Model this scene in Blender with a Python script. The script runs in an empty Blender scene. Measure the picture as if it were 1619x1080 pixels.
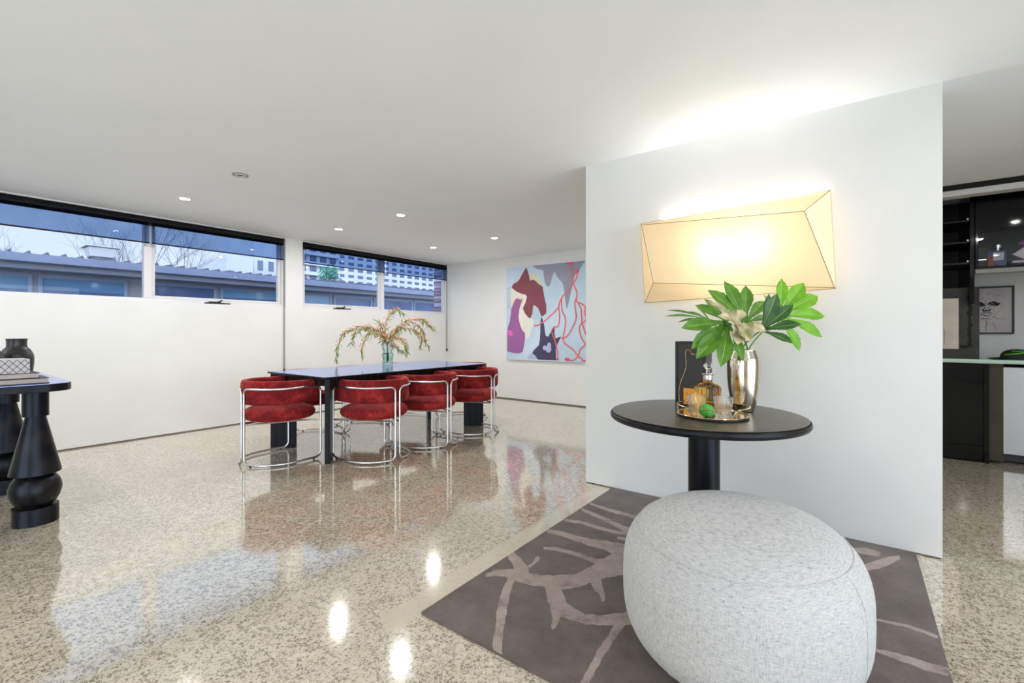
import bpy, bmesh, math, random
import numpy as np
from mathutils import Vector, Matrix

R = math.radians
PI = math.pi
random.seed(7)
scene = bpy.context.scene
COL = scene.collection

# ------------------------------------------------------------------ camera frame (metres)
# +X runs along the window wall, away from the camera; +Y runs towards the window wall
FOC, TH, HZ, EYE = 727.17, 0.637359, 524.144, 1.15
CT, ST = math.cos(TH), math.sin(TH)
CEIL = 2.4087      # ceiling height
YW = 6.116         # window wall
XB = 6.265         # back wall
XP = 3.150         # partition face


def at_d(u, v, d):
    """point of the room seen at photo pixel (u, v) at depth d"""
    a = (u - 809.5) / FOC
    return Vector((d * (CT + a * ST), d * (ST - a * CT), EYE + (HZ - v) * d / FOC))


def at_z(u, v, z=0.0):
    return at_d(u, v, (z - EYE) * FOC / (HZ - v))


def at_x(u, v, X):
    a = (u - 809.5) / FOC
    return at_d(u, v, X / (CT + a * ST))


def at_y(u, v, Y):
    a = (u - 809.5) / FOC
    return at_d(u, v, Y / (ST - a * CT))


# ------------------------------------------------------------------ scene graph helpers
class MB:
    """collects shapes that become ONE mesh object"""

    def __init__(self):
        self.v, self.f, self.m = [], [], []

    def add(self, verts, faces, mi=0):
        o = len(self.v)
        self.v += [tuple(p) for p in verts]
        self.f += [tuple(i + o for i in f) for f in faces]
        self.m += [mi] * len(faces)
        return self

    def box(self, x0, x1, y0, y1, z0, z1, mi=0):
        v = [(x, y, z) for x in (x0, x1) for y in (y0, y1) for z in (z0, z1)]
        f = [(0, 1, 3, 2), (4, 6, 7, 5), (0, 4, 5, 1), (2, 3, 7, 6), (0, 2, 6, 4), (1, 5, 7, 3)]
        return self.add(v, f, mi)

    def prism(self, poly, z0, z1, mi=0):
        n = len(poly)
        v = [(x, y, z0) for x, y in poly] + [(x, y, z1) for x, y in poly]
        f = [tuple(range(n - 1, -1, -1)), tuple(range(n, 2 * n))]
        f += [(i, (i + 1) % n, n + (i + 1) % n, n + i) for i in range(n)]
        return self.add(v, f, mi)

    def lathe(self, prof, n=48, c=(0, 0, 0), mi=0, rad=None, cap=True):
        """prof: (r, z) from bottom to top; rad(angle, r, z) may modulate the radius"""
        v, f = [], []
        for r, z in prof:
            for k in range(n):
                a = 2 * PI * k / n
                rr = rad(a, r, z) if rad else r
                v.append((c[0] + rr * math.cos(a), c[1] + rr * math.sin(a), c[2] + z))
        m = len(prof)
        for j in range(m - 1):
            for k in range(n):
                k2 = (k + 1) % n
                f.append((j * n + k, j * n + k2, (j + 1) * n + k2, (j + 1) * n + k))
        if cap:
            if prof[0][0] > 1e-6:
                f.append(tuple(range(n - 1, -1, -1)))
            if prof[-1][0] > 1e-6:
                f.append(tuple((m - 1) * n + k for k in range(n)))
        return self.add(v, f, mi)

    def sphere(self, c, r, n=12, mi=0, sc=(1, 1, 1)):
        v, f = [], []
        m = max(4, n // 2)
        for j in range(1, m):
            p = PI * j / m
            for k in range(n):
                a = 2 * PI * k / n
                v.append((c[0] + sc[0] * r * math.sin(p) * math.cos(a), c[1] + sc[1] * r * math.sin(p) * math.sin(a), c[2] - sc[2] * r * math.cos(p)))
        v += [(c[0], c[1], c[2] - r * sc[2]), (c[0], c[1], c[2] + r * sc[2])]
        b, t = len(v) - 2, len(v) - 1
        for j in range(m - 2):
            for k in range(n):
                k2 = (k + 1) % n
                f.append((j * n + k, j * n + k2, (j + 1) * n + k2, (j + 1) * n + k))
        for k in range(n):
            k2 = (k + 1) % n
            f.append((b, k2, k))
            f.append((t, (m - 2) * n + k, (m - 2) * n + k2))
        return self.add(v, f, mi)

    def tube(self, pts, r, n=10, closed=False, mi=0):
        pts = [Vector(p) for p in pts]
        N = len(pts)
        rs = r if isinstance(r, (list, tuple)) else [r] * N
        tang = []
        for i in range(N):
            a = pts[(i - 1) % N] if (closed or i > 0) else pts[i]
            b = pts[(i + 1) % N] if (closed or i < N - 1) else pts[i]
            t = b - a
            tang.append(t.normalized() if t.length > 1e-9 else Vector((0, 0, 1)))
        ref = Vector((0, 0, 1)) if abs(tang[0].z) < .9 else Vector((1, 0, 0))
        nrm = (ref - tang[0] * ref.dot(tang[0])).normalized()
        v, f = [], []
        for i in range(N):
            nrm = nrm - tang[i] * nrm.dot(tang[i])
            nrm = nrm.normalized() if nrm.length > 1e-9 else tang[i].orthogonal().normalized()
            bi = tang[i].cross(nrm)
            for k in range(n):
                a = 2 * PI * k / n
                v.append(pts[i] + (nrm * math.cos(a) + bi * math.sin(a)) * rs[i])
        last = N if closed else N - 1
        # a closed loop may come back twisted: match the seam
        off = 0
        if closed:
            best = 1e9
            for s in range(n):
                dd = (v[(N - 1) * n] - v[s]).length
                if dd < best:
                    best, off = dd, s
        for i in range(last):
            j = (i + 1) % N
            sh = off if (closed and j == 0) else 0
            for k in range(n):
                k2 = (k + 1) % n
                f.append((i * n + k, i * n + k2, j * n + (k2 + sh) % n, j * n + (k + sh) % n))
        if not closed:
            f.append(tuple(range(n - 1, -1, -1)))
            f.append(tuple((N - 1) * n + k for k in range(n)))
        return self.add(v, f, mi)

    def grid(self, P, mi=0, closed_u=False, mfun=None):
        """P[i][j] points"""
        a, b = len(P), len(P[0])
        v = [tuple(p) for row in P for p in row]
        o = len(self.v)
        self.v += v
        for i in range(a if closed_u else a - 1):
            i2 = (i + 1) % a
            for j in range(b - 1):
                self.f.append((o + i * b + j, o + i2 * b + j, o + i2 * b + j + 1, o + i * b + j + 1))
                self.m.append(mfun(i, j) if mfun else mi)
        return self

    def build(self, name, mats, parent=None, smooth=True, bevel=0, angle=38, seg=2, loc=None):
        me = bpy.data.meshes.new(name)
        me.from_pydata([tuple(p) for p in self.v], [], self.f)
        mats = mats if isinstance(mats, (list, tuple)) else [mats]
        for m in mats:
            me.materials.append(m)
        if len(mats) > 1:
            me.polygons.foreach_set('material_index', self.m)
        bm = bmesh.new()
        bm.from_mesh(me)
        bmesh.ops.recalc_face_normals(bm, faces=bm.faces)
        bm.to_mesh(me)
        bm.free()
        if smooth:
            me.polygons.foreach_set('use_smooth', [True] * len(me.polygons))
            me.set_sharp_from_angle(angle=R(angle))
        me.update()
        o = bpy.data.objects.new(name, me)
        COL.objects.link(o)
        if parent:
            o.parent = parent
        if loc:
            o.location = loc
        if bevel:
            b = o.modifiers.new('bevel', 'BEVEL')
            b.width, b.segments, b.limit_method, b.angle_limit = bevel, seg, 'ANGLE', R(40)
            b.harden_normals = True
        return o


def tag(o, label, cat, group=None, kind=None):
    if label:
        o['label'] = label
    if cat:
        o['category'] = cat
    if group:
        o['group'] = group
    if kind:
        o['kind'] = kind
    return o


def thing(name, label, cat, loc=(0, 0, 0), rz=0.0, group=None):
    o = bpy.data.objects.new(name, None)
    o.empty_display_size = .1
    COL.objects.link(o)
    o.location = loc
    o.rotation_euler = (0, 0, rz)
    return tag(o, label, cat, group)


def dup(root, label, loc, rz=0.0, group=None):
    r = root.copy()
    COL.objects.link(r)
    r.location, r.rotation_euler = loc, (0, 0, rz)
    r['label'] = label
    if group:
        r['group'] = group
    for ch in list(root.children):
        c = ch.copy()
        COL.objects.link(c)
        c.parent = r
        for g in list(ch.children):
            d = g.copy()
            COL.objects.link(d)
            d.parent = c
    return r


def struct(name, mb, mats, parent=None, **k):
    o = mb.build(name, mats, parent, **k)
    if not parent:
        o['kind'] = 'structure'
    return o


# ------------------------------------------------------------------ materials
def srgb(r, g, b):
    def f(c):
        c /= 255
        return c / 12.92 if c <= .04045 else ((c + .055) / 1.055) ** 2.4
    return (f(r), f(g), f(b), 1)


def mat(name, col, rough=.5, metal=0.0, **k):
    m = bpy.data.materials.new(name)
    m.use_nodes = True
    p = m.node_tree.nodes['Principled BSDF']
    p.inputs['Base Color'].default_value = col
    p.inputs['Roughness'].default_value = rough
    p.inputs['Metallic'].default_value = metal
    for key, val in k.items():
        p.inputs[key.replace('_', ' ')].default_value = val
    return m


class NT:
    def __init__(self, m):
        self.t = m.node_tree
        self.p = self.t.nodes.get('Principled BSDF')

    def n(self, typ, **k):
        nd = self.t.nodes.new(typ)
        for a, b in k.items():
            if a.startswith('i_'):
                key = a[2:].replace('_', ' ')
                nd.inputs[int(key) if key.isdigit() else key].default_value = b
            else:
                setattr(nd, a, b)
        return nd

    def l(self, a, b):
        self.t.links.new(a, b)

    def ramp(self, fac, stops):
        r = self.n('ShaderNodeValToRGB')
        e = r.color_ramp.elements
        while len(e) < len(stops):
            e.new(.5)
        for el, (pos, c) in zip(e, stops):
            el.position = pos
            el.color = c
        self.l(fac, r.inputs[0])
        return r.outputs['Color']

    def mix(self, fac, a, b, blend='MIX'):
        m = self.n('ShaderNodeMix', data_type='RGBA', blend_type=blend)
        for sock, val in ((m.inputs[0], fac), (m.inputs[6], a), (m.inputs[7], b)):
            if hasattr(val, 'is_linked'):
                self.l(val, sock)
            else:
                sock.default_value = val
        return m.outputs[2]

    def math(self, op, a, b=None, clamp=False):
        m = self.n('ShaderNodeMath', operation=op, use_clamp=clamp)
        for i, val in enumerate((a, b)):
            if val is None:
                continue
            if hasattr(val, 'is_linked'):
                self.l(val, m.inputs[i])
            else:
                m.inputs[i].default_value = val
        return m.outputs[0]

    def coords(self, scale=(1, 1, 1), kind='Object', rot=(0, 0, 0)):
        tc = self.n('ShaderNodeTexCoord')
        mp = self.n('ShaderNodeMapping')
        mp.inputs['Scale'].default_value = scale
        mp.inputs['Rotation'].default_value = rot
        self.l(tc.outputs[kind], mp.inputs[0])
        return mp.outputs[0]

    def noise(self, vec, scale, detail=3, rough=.5, out='Fac'):
        nn = self.n('ShaderNodeTexNoise')
        nn.inputs['Scale'].default_value = scale
        nn.inputs['Detail'].default_value = detail
        nn.inputs['Roughness'].default_value = rough
        self.l(vec, nn.inputs['Vector'])
        return nn.outputs[out]

    def bump(self, h, strength=.3, dist=.002):
        b = self.n('ShaderNodeBump')
        b.inputs['Strength'].default_value = strength
        b.inputs['Distance'].default_value = dist
        self.l(h, b.inputs['Height'])
        self.l(b.outputs[0], self.p.inputs['Normal'])


def noisy(name, c1, c2, scale=8, rough=.5, stretch=(1, 1, 1), bump=0, detail=4, lo=.35, hi=.65, **k):
    m = mat(name, c1, rough, **k)
    t = NT(m)
    f = t.noise(t.coords(stretch), scale, detail)
    t.l(t.ramp(f, [(lo, c1), (hi, c2)]), t.p.inputs['Base Color'])
    if bump:
        t.bump(f, bump)
    return m


WHITE = noisy('white_paint', (.745, .745, .735, 1), (.77, .77, .76, 1), 3, .55)
CEILM = noisy('ceiling_paint', (.89, .92, .95, 1), (.91, .935, .96, 1), 2, .7)
ALU = mat('white_aluminium', (.72, .71, .72, 1), .35)
CHROME = noisy('satin_chrome', (.74, .73, .73, 1), (.80, .79, .79, 1), 20, .32, metal=1.0)
BLACK = noisy('black_metal', (.004, .004, .005, 1), (.007, .007, .008, 1), 30, .6, Specular_IOR_Level=.2)
BLACKPL = mat('black_plastic', (.01, .01, .01, 1), .5)
GOLD = noisy('gold_metal', (.72, .52, .28, 1), (.80, .60, .34, 1), 12, .16, metal=1.0)


def make_wood(name, c1, c2, rough, scale=6):
    m = mat(name, c1, rough)
    t = NT(m)
    v = t.coords((1, 1, .12))
    w = t.n('ShaderNodeTexWave', wave_type='RINGS', rings_direction='Z')
    w.inputs['Scale'].default_value = scale
    w.inputs['Distortion'].default_value = 9
    w.inputs['Detail'].default_value = 3
    t.l(v, w.inputs[0])
    t.l(t.ramp(w.outputs['Fac'], [(.2, c1), (.9, c2)]), t.p.inputs['Base Color'])
    t.bump(w.outputs['Fac'], .05, .001)
    return m


BLACKWOOD = make_wood('black_stained_oak', (.003, .003, .004, 1), (.014, .012, .011, 1), .36)
_p = BLACKWOOD.node_tree.nodes['Principled BSDF']
_p.inputs['Specular IOR Level'].default_value = .25
_p.inputs['Specular Tint'].default_value = (.75, .82, 1, 1)  # blue of the window highlights put into the sheen tint
TABLETOP = noisy('blue_reflection_top', (.44, .53, .95, 1), (.48, .57, .97, 1), 6, .14, stretch=(.3, 3, 1))  # bluish window reflection put into the colour of the black tabletops
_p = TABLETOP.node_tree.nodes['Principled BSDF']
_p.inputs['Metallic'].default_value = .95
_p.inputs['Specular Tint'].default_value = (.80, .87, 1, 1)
BRONZE = noisy('dark_bronze_top', (.050, .040, .030, 1), (.075, .061, .047, 1), 5, .30, stretch=(1, 6, 1))


def make_velvet():
    m = mat('red_velvet', (.2, .01, .01, 1), .8)
    t = NT(m)
    v = t.coords()
    a = t.noise(v, 9, 5, .6)
    b = t.noise(v, 45, 4, .6)
    f = t.math('ADD', t.math('MULTIPLY', a, .7), t.math('MULTIPLY', b, .3))
    t.l(t.ramp(f, [(.36, (.10, .006, .008, 1)), (.52, (.23, .014, .016, 1)), (.66, (.42, .040, .034, 1))]), t.p.inputs['Base Color'])
    t.p.inputs['Sheen Weight'].default_value = .55
    t.p.inputs['Sheen Tint'].default_value = (1, .22, .18, 1)
    t.p.inputs['Sheen Roughness'].default_value = .4
    t.p.inputs['Specular IOR Level'].default_value = .15
    t.bump(b, .35, .003)
    return m


VELVET = make_velvet()


def glass(name, col=(1, 1, 1, 1), rough=0.0, ior=1.5):
    m = mat(name, col, rough)
    p = m.node_tree.nodes['Principled BSDF']
    p.inputs['Transmission Weight'].default_value = 1
    p.inputs['IOR'].default_value = ior
    return m


def pane_glass(name, tint=(1, 1, 1, 1), refl=1.0):
    """thin flat glazing: passes light straight on and mirrors a little at glancing angles"""
    m = bpy.data.materials.new(name)
    m.use_nodes = True
    t = NT(m)
    t.t.nodes.remove(t.p)
    out = t.t.nodes['Material Output']
    tr = t.n('ShaderNodeBsdfTransparent')
    tr.inputs[0].default_value = tint
    gl = t.n('ShaderNodeBsdfGlossy')
    gl.inputs['Roughness'].default_value = .0
    fr = t.n('ShaderNodeFresnel')
    fr.inputs[0].default_value = 1.45
    mx = t.n('ShaderNodeMixShader')
    t.l(t.math('MULTIPLY', fr.outputs[0], refl), mx.inputs[0])
    t.l(tr.outputs[0], mx.inputs[1])
    t.l(gl.outputs[0], mx.inputs[2])
    t.l(mx.outputs[0], out.inputs[0])
    return m


PANE = pane_glass('window_glass', (.96, .98, 1, 1), .6)


def emit(name, col, strength):
    m = bpy.data.materials.new(name)
    m.use_nodes = True
    p = m.node_tree.nodes['Principled BSDF']
    p.inputs['Base Color'].default_value = (.8, .8, .8, 1)
    p.inputs['Emission Color'].default_value = col
    p.inputs['Emission Strength'].default_value = strength
    return m
# ------------------------------------------------------------------ camera
cam_data = bpy.data.cameras.new('camera')
cam_data.sensor_width = 36
cam_data.lens = FOC / 1619 * 36
cam_data.shift_y = -(540 - HZ) / 1619
cam_data.clip_start, cam_data.clip_end = .05, 1000
cam = bpy.data.objects.new('camera', cam_data)
COL.objects.link(cam)
cam.location = (0, 0, EYE)
cam.rotation_euler = (PI / 2, 0, TH - PI / 2)
scene.camera = cam

# ------------------------------------------------------------------ polished concrete floor
def make_floor():
    m = mat('polished_aggregate_concrete', (.5, .45, .36, 1), .1)
    t = NT(m)
    v = t.coords()
    wob = t.noise(v, 60, 2, .5, 'Color')
    wv = t.n('ShaderNodeVectorMath', operation='MULTIPLY_ADD')
    t.l(wob, wv.inputs[0])
    wv.inputs[1].default_value = (.012, .012, 0)
    t.l(v, wv.inputs[2])
    patch = t.noise(v, .9, 3, .5)
    base = t.ramp(t.noise(v, 2.2, 6, .6), [(.3, srgb(206, 193, 168)), (.7, srgb(222, 211, 188))])
    sep = t.n('ShaderNodeSeparateXYZ')
    t.l(v, sep.inputs[0])
    # the ground edge strips beside the rug and the partition show hardly any stone
    near_rug = t.math('MULTIPLY', t.math('COMPARE', sep.outputs['Y'], 1.47), 1.0)
    near_rug.node.inputs[2].default_value = .075
    cmp = [n for n in t.t.nodes if n.type == 'MATH' and n.operation == 'COMPARE'][0]
    cmp.inputs[2].default_value = .06
    strip = t.math('MULTIPLY', t.math('GREATER_THAN', sep.outputs['X'], 1.15), t.math('LESS_THAN', sep.outputs['X'], 3.2))
    strip = t.math('MULTIPLY', strip, cmp.outputs[0])
    keep = t.math('SUBTRACT', 1.0, t.math('MULTIPLY', strip, .8))
    col = base
    for sc, edge, pick, c1, c2 in ((72, .15, .62, srgb(112, 102, 84), srgb(156, 145, 124)), (150, .15, .56, srgb(104, 94, 76), srgb(164, 152, 130)), (44, .12, .86, srgb(230, 221, 202), srgb(216, 205, 182))):
        e = t.n('ShaderNodeTexVoronoi', feature='DISTANCE_TO_EDGE', voronoi_dimensions='2D')
        e.inputs['Scale'].default_value = sc
        t.l(wv.outputs[0], e.inputs['Vector'])
        c = t.n('ShaderNodeTexVoronoi', feature='F1', voronoi_dimensions='2D')
        c.inputs['Scale'].default_value = sc
        t.l(wv.outputs[0], c.inputs['Vector'])
        sc_ = t.n('ShaderNodeSeparateColor')
        t.l(c.outputs['Color'], sc_.inputs[0])
        thr = t.math('SUBTRACT', pick + .20, t.math('MULTIPLY', patch, .40))
        on = t.math('MULTIPLY', t.math('GREATER_THAN', e.outputs['Distance'], edge), t.math('GREATER_THAN', sc_.outputs[0], thr))
        on = t.math('MULTIPLY', on, keep)
        chip = t.mix(sc_.outputs[1], c1, c2)
        col = t.mix(t.math('MULTIPLY', on, .8), col, chip)
    t.l(col, t.p.inputs['Base Color'])
    t.l(t.math('ADD', .075, t.math('MULTIPLY', t.noise(v, 1.5, 3), .04)), t.p.inputs['Roughness'])
    t.p.inputs['IOR'].default_value = 1.5
    t.p.inputs['Coat Weight'].default_value = 1
    t.p.inputs['Coat IOR'].default_value = 1.9
    t.p.inputs['Coat Roughness'].default_value = .065
    return m


X0, Y0 = -3.6, -3.3     # the room goes on behind the camera
mb = MB().box(X0, XB + .15, Y0, YW + .2, -.12, 0)
struct('floor', mb, make_floor(), smooth=False)
mb = MB().box(X0, XB + .15, Y0, YW + .2, CEIL, CEIL + .12)
struct('ceiling', mb, CEILM, smooth=False)

# ------------------------------------------------------------------ walls
SILL, HEAD = 1.478, 2.402
A0, A1, B0, B1 = -.95, 3.15, 3.392, 6.212          # the two window openings along X
YO = YW + .16
mb = MB()
mb.box(X0, XB + .15, YW, YO, 0.012, SILL)
mb.box(X0, A0, YW, YO, SILL, CEIL)
mb.box(A1, B0, YW, YO, SILL, CEIL)
mb.box(B1, XB + .15, YW, YO, SILL, CEIL)
mb.box(A0, A1, YW, YO, HEAD, CEIL)
mb.box(B0, B1, YW, YO, HEAD, CEIL)
struct('wall_left', mb, WHITE, smooth=False)
GAP = mat('shadow_gap', srgb(92, 86, 80), .7)
struct('shade_strip_left', MB().box(X0, XB, YW - .002, YW + .02, 0, .0125), GAP, smooth=False)  # grey strip stands for the shade in the gap under the wall

mb = MB().box(XB, XB + .15, Y0, YW, .012, CEIL)
struct('wall_back', mb, WHITE, smooth=False)
struct('baseboard_back', MB().box(XB - .004, XB + .02, -.3, YW - .004, 0, .018), GAP, smooth=False)

PY1 = at_x(926.3, 500, XP).y
PY0 = at_x(1490.3, 500, XP).y
mb = MB().box(XP, XP + .12, PY0, PY1, .008, CEIL)
struct('wall_partition', mb, WHITE, smooth=False)
struct('shade_strip_partition', MB().box(XP + .006, XP + .114, PY0 + .006, PY1 - .006, 0, .009), GAP, smooth=False)  # grey strip coloured for the shade of the gap under the partition

# behind the camera: two glazed sides
mb = MB()
S0, S1 = -2.7, 2.9
mb.box(X0, S0, Y0 - .15, Y0, 0, CEIL).box(S1, XB, Y0 - .15, Y0, 0, CEIL).box(S0, S1, Y0 - .15, Y0, 2.3, CEIL)
struct('wall_right', mb, WHITE, smooth=False)
mb = MB()
W0, W1 = -.8, 3.6
mb.box(X0 - .15, X0, Y0, W0, 0, CEIL).box(X0 - .15, X0, W1, YO, 0, CEIL).box(X0 - .15, X0, W0, W1, 2.3, CEIL)
struct('wall_rear', mb, WHITE, smooth=False)


def frame_xz(mb, x0, x1, z0, z1, y0, y1, w):
    mb.box(x0, x1, y0, y1, z0, z0 + w).box(x0, x1, y0, y1, z1 - w, z1)
    mb.box(x0, x0 + w, y0, y1, z0 + w, z1 - w).box(x1 - w, x1, y0, y1, z0 + w, z1 - w)
    return mb


DARKALU = mat('dark_window_frame', (.02, .02, .022, 1), .4)


def big_glazing(name, x0, x1, y, along_y=False):
    fr = MB()
    frame_xz(fr, x0, x1, .001, 2.299, -.03, .03, .05)
    n = 3
    for k in range(1, n):
        xm = x0 + (x1 - x0) * k / n
        fr.box(xm - .03, xm + .03, -.03, .03, .05, 2.25)
    o = struct(name, fr, DARKALU, smooth=False)
    for k in range(n):
        xa, xb = x0 + (x1 - x0) * k / n + .03, x0 + (x1 - x0) * (k + 1) / n - .03
        MB().add([(xa, 0, .05), (xb, 0, .05), (xb, 0, 2.25), (xa, 0, 2.25)], [(0, 1, 2, 3)]).build('pane', PANE, o, smooth=False)
    if along_y:
        o.rotation_euler = (0, 0, PI / 2)
        o.location = (y, 0, 0)
    else:
        o.location = (0, y, 0)
    return o


big_glazing('window_3', S0, S1, Y0 - .07)
big_glazing('window_4', W0, W1, X0 - .07, True)

# ------------------------------------------------------------------ the two strip windows
WY0, WY1 = YW + .055, YW + .125


def strip_window(name, x0, x1, mull, sash_side, wu, wv):
    f = MB()
    frame_xz(f, x0 + .001, x1 - .001, SILL + .001, HEAD - .001, WY0, WY1, .036)
    f.box(mull - .036, mull + .036, WY0 - .004, WY1, SILL + .037, HEAD - .037)
    o = struct(name, f, ALU, smooth=False, bevel=.003)
    a, b = (x0 + .037, mull - .037) if sash_side == 0 else (mull + .037, x1 - .037)
    s = MB()
    frame_xz(s, a, b, SILL + .038, HEAD - .038, WY0 + .012, WY1 - .01, .03)
    s.build('sash', ALU, o, smooth=False, bevel=.003)
    for c, (p, q) in enumerate(((x0 + .036, mull - .036), (mull + .036, x1 - .036))):
        m_ = .03 if c == sash_side else 0
        yy = WY0 + .04
        za, zb = SILL + .036 + m_, HEAD - .036 - m_
        MB().add([(p + m_, yy, za), (q - m_, yy, za), (q - m_, yy, zb), (p + m_, yy, zb)], [(0, 1, 2, 3)]).build('pane', PANE, o, smooth=False)
    # black chain winder lying on the bottom rail
    c = at_y(wu, wv, YW + .03)
    w = MB().box(c.x - .135, c.x + .135, YW + .004, YW + .05, SILL + .001, SILL + .016)
    w.box(c.x - .09, c.x + .03, YW + .012, YW + .05, SILL + .014, SILL + .030)
    w.tube([(c.x, YW + .03, SILL + .026), (c.x + .03, YW + .026, SILL + .036), (c.x + .048, YW + .02, SILL + .052)], .008, 8)
    w.build('winder', BLACKPL, o, bevel=.003)
    return o


strip_window('window_1', A0, A1, 1.667, 1, 344, 481)
strip_window('window_2', B0, B1, 4.775, 0, 541, 490)
struct('trim_1', MB().box(A0, A1 - .02, YW - .012, YW + .03, HEAD - .012, HEAD + .0055), ALU, smooth=False)
struct('trim_2', MB().box(B0, B1, YW - .006, YW + .03, HEAD - .012, HEAD + .0055), ALU, smooth=False)


# ------------------------------------------------------------------ roller blinds
def make_blind_fabric():
    m = bpy.data.materials.new('black_screen_fabric')
    m.use_nodes = True
    t = NT(m)
    t.t.nodes.remove(t.p)
    tr = t.n('ShaderNodeBsdfTransparent')
    tr.inputs[0].default_value = (1, 1, 1, 1)
    df = t.n('ShaderNodeBsdfDiffuse')
    df.inputs[0].default_value = (.010, .012, .02, 1)
    t.l(t.ramp(t.noise(t.coords(), 6, 3), [(.3, (.27, .37, .56, 1)), (.7, (.32, .42, .62, 1))]), tr.inputs[0])
    mx = t.n('ShaderNodeMixShader')
    mx.inputs[0].default_value = .12
    t.l(tr.outputs[0], mx.inputs[1])
    t.l(df.outputs[0], mx.inputs[2])
    t.l(mx.outputs[0], t.t.nodes['Material Output'].inputs[0])
    return m


SCREEN = make_blind_fabric()


def blind(x0, x1, label, y, zbot=2.098, chain=None):
    o = thing('roller_blind', label, 'blind', ((x0 + x1) / 2, y + .005, zbot), 0, 'roller blinds over the strip windows')
    h = (x1 - x0) / 2
    top = HEAD - .013 - zbot
    rr = .045
    t = MB()
    t.tube([(-h + .006, 0, top - rr), (h - .006, 0, top - rr)], rr, 20)
    t.build('roll', BLACK, o)
    for s in (-1, 1):
        MB().box(h - .004 if s > 0 else -h, h if s > 0 else -h + .004, -.035, .04, top - .085, top).build('bracket', BLACKPL, o, bevel=.001)
    yb = -rr + .004
    MB().add([(-h + .008, yb, .012), (h - .008, yb, .012), (h - .008, yb, top - rr), (-h + .008, yb, top - rr)], [(0, 1, 2, 3)]).build('screen', SCREEN, o, smooth=False)
    MB().box(-h + .007, h - .007, yb - .005, yb + .006, 0, .014).build('bottom_rail', BLACK, o, bevel=.003)
    if chain:
        cx, z0 = chain
        cx -= (x0 + x1) / 2
        c = MB()
        for dy in (-.034, -.022):
            c.tube([(cx, dy, top - rr), (cx, dy, z0 - zbot)], .0042, 6)
        c.build('chain', BEADS, o)
        MB().box(cx - .012, cx + .012, -.042, -.0175, z0 - zbot - .02, z0 - zbot + .03).build('chain_tensioner', BLACKPL, o, bevel=.004)
    return o


BEADS = mat('grey_chain', (.22, .22, .22, 1), .5)
blind(-.95, 1.667, 'dark roller blind pulled part down at the far left end of the windows', YW + .012)
blind(1.673, 3.118, 'dark roller blind hanging left of the white pier, above the black winder', YW + .012, chain=(3.128, .62))
blind(3.402, 4.776, 'dark roller blind just right of the white pier between the windows', YW + .012)
blind(4.784, 6.185, 'dark roller blind hanging in the corner beside the back wall', YW + .012, chain=(6.194, .80))

# ------------------------------------------------------------------ downlights
LENS = emit('lit_lens', (1, .96, .88, 1), 30)
FITTING = mat('white_fitting', (.7, .7, .68, 1), .4)
GREYFIT = mat('grey_fitting', (.28, .28, .27, 1), .4)


def lamp_light(parent_loc, power, col, size=.055, name='downlight_beam'):
    ld = bpy.data.lights.new(name, 'AREA')
    ld.shape = 'DISK'
    ld.size = size
    ld.energy = power
    ld.color = col
    lo = bpy.data.objects.new(name, ld)
    COL.objects.link(lo)
    lo.location = parent_loc
    return lo


def downlight(x, y, label, power, col=(1, .985, .96)):
    o = thing('downlight', label, 'ceiling light', (x, y, CEIL), 0, 'recessed ceiling downlights')
    MB().lathe([(.040, -.001), (.046, -.006), (.052, -.005), (.055, 0)], 32, cap=False).build('trim_ring', FITTING, o)
    MB().lathe([(0, -.0022), (.040, -.0022)], 24, cap=False).build('lens', LENS, o, smooth=False)
    lamp_light((x, y, CEIL - .012), power, col)
    return o


DL = 11.6
downlight(1.657, 5.08, 'lit downlight nearest the left window, set apart from the others', DL)
downlight(3.272, 5.07, 'lit downlight above the white pier between the two windows', DL)
downlight(3.279, 3.925, 'lit downlight straight above the middle of the dining table', DL)
downlight(4.83, 5.04, 'lit downlight close to the corner window', DL)
downlight(4.83, 3.87, 'lit downlight nearest the abstract painting', DL)
# unseen downlights added behind the camera as fill; the last one matches cabinet reflections
for k, (x, y) in enumerate(((.05, 5.08), (-1.6, 5.08), (-1.6, 2.6), (-1.6, .4), (-1.6, -1.8), (.6, -1.9), (2.6, -1.39))):
    downlight(x, y, 'unseen lit downlight added in the ceiling behind the camera', DL * 1.0)
for x, y in ((4.75, .95), (3.76, -1.49)):
    downlight(x, y, 'lit downlight in the ceiling behind the partition', DL * .25)

o = thing('swivel_downlight', 'unlit round swivel downlight in the ceiling, grey ring', 'ceiling light', (1.672, 3.954, CEIL))
MB().lathe([(.044, -.002), (.050, -.007), (.056, -.006), (.060, 0)], 32, cap=False).build('trim_ring', GREYFIT, o)
MB().lathe([(.028, -.003), (.034, -.010), (.040, -.003)], 28, cap=False).build('gimbal', FITTING, o)
MB().lathe([(0, -.002), (.028, -.002)], 24, cap=False).build('lens', BLACKPL, o, smooth=False)

# ------------------------------------------------------------------ dusk sky
w = bpy.data.worlds.new('sky')
scene.world = w
w.use_nodes = True
t = NT(w)
bg = w.node_tree.nodes['Background']
tc = t.n('ShaderNodeTexCoord')
gen = tc.outputs['Generated']
sep = t.n('ShaderNodeSeparateXYZ')
t.l(gen, sep.inputs[0])
grad = t.ramp(sep.outputs['Z'], [(.0, (.60, .72, .88, 1)), (.10, (.66, .80, .97, 1)), (.35, (.50, .66, .95, 1)), (.9, (.34, .48, .80, 1))])
mp = t.n('ShaderNodeMapping')
mp.inputs['Scale'].default_value = (1, 1, 3)
t.l(gen, mp.inputs[0])
cl = t.ramp(t.noise(mp.outputs[0], 2.2, 6, .55), [(.42, (0, 0, 0, 1)), (.72, (1, 1, 1, 1))])
colr = t.mix(t.math('MULTIPLY', cl, .35), grad, (.80, .88, .98, 1))
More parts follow.
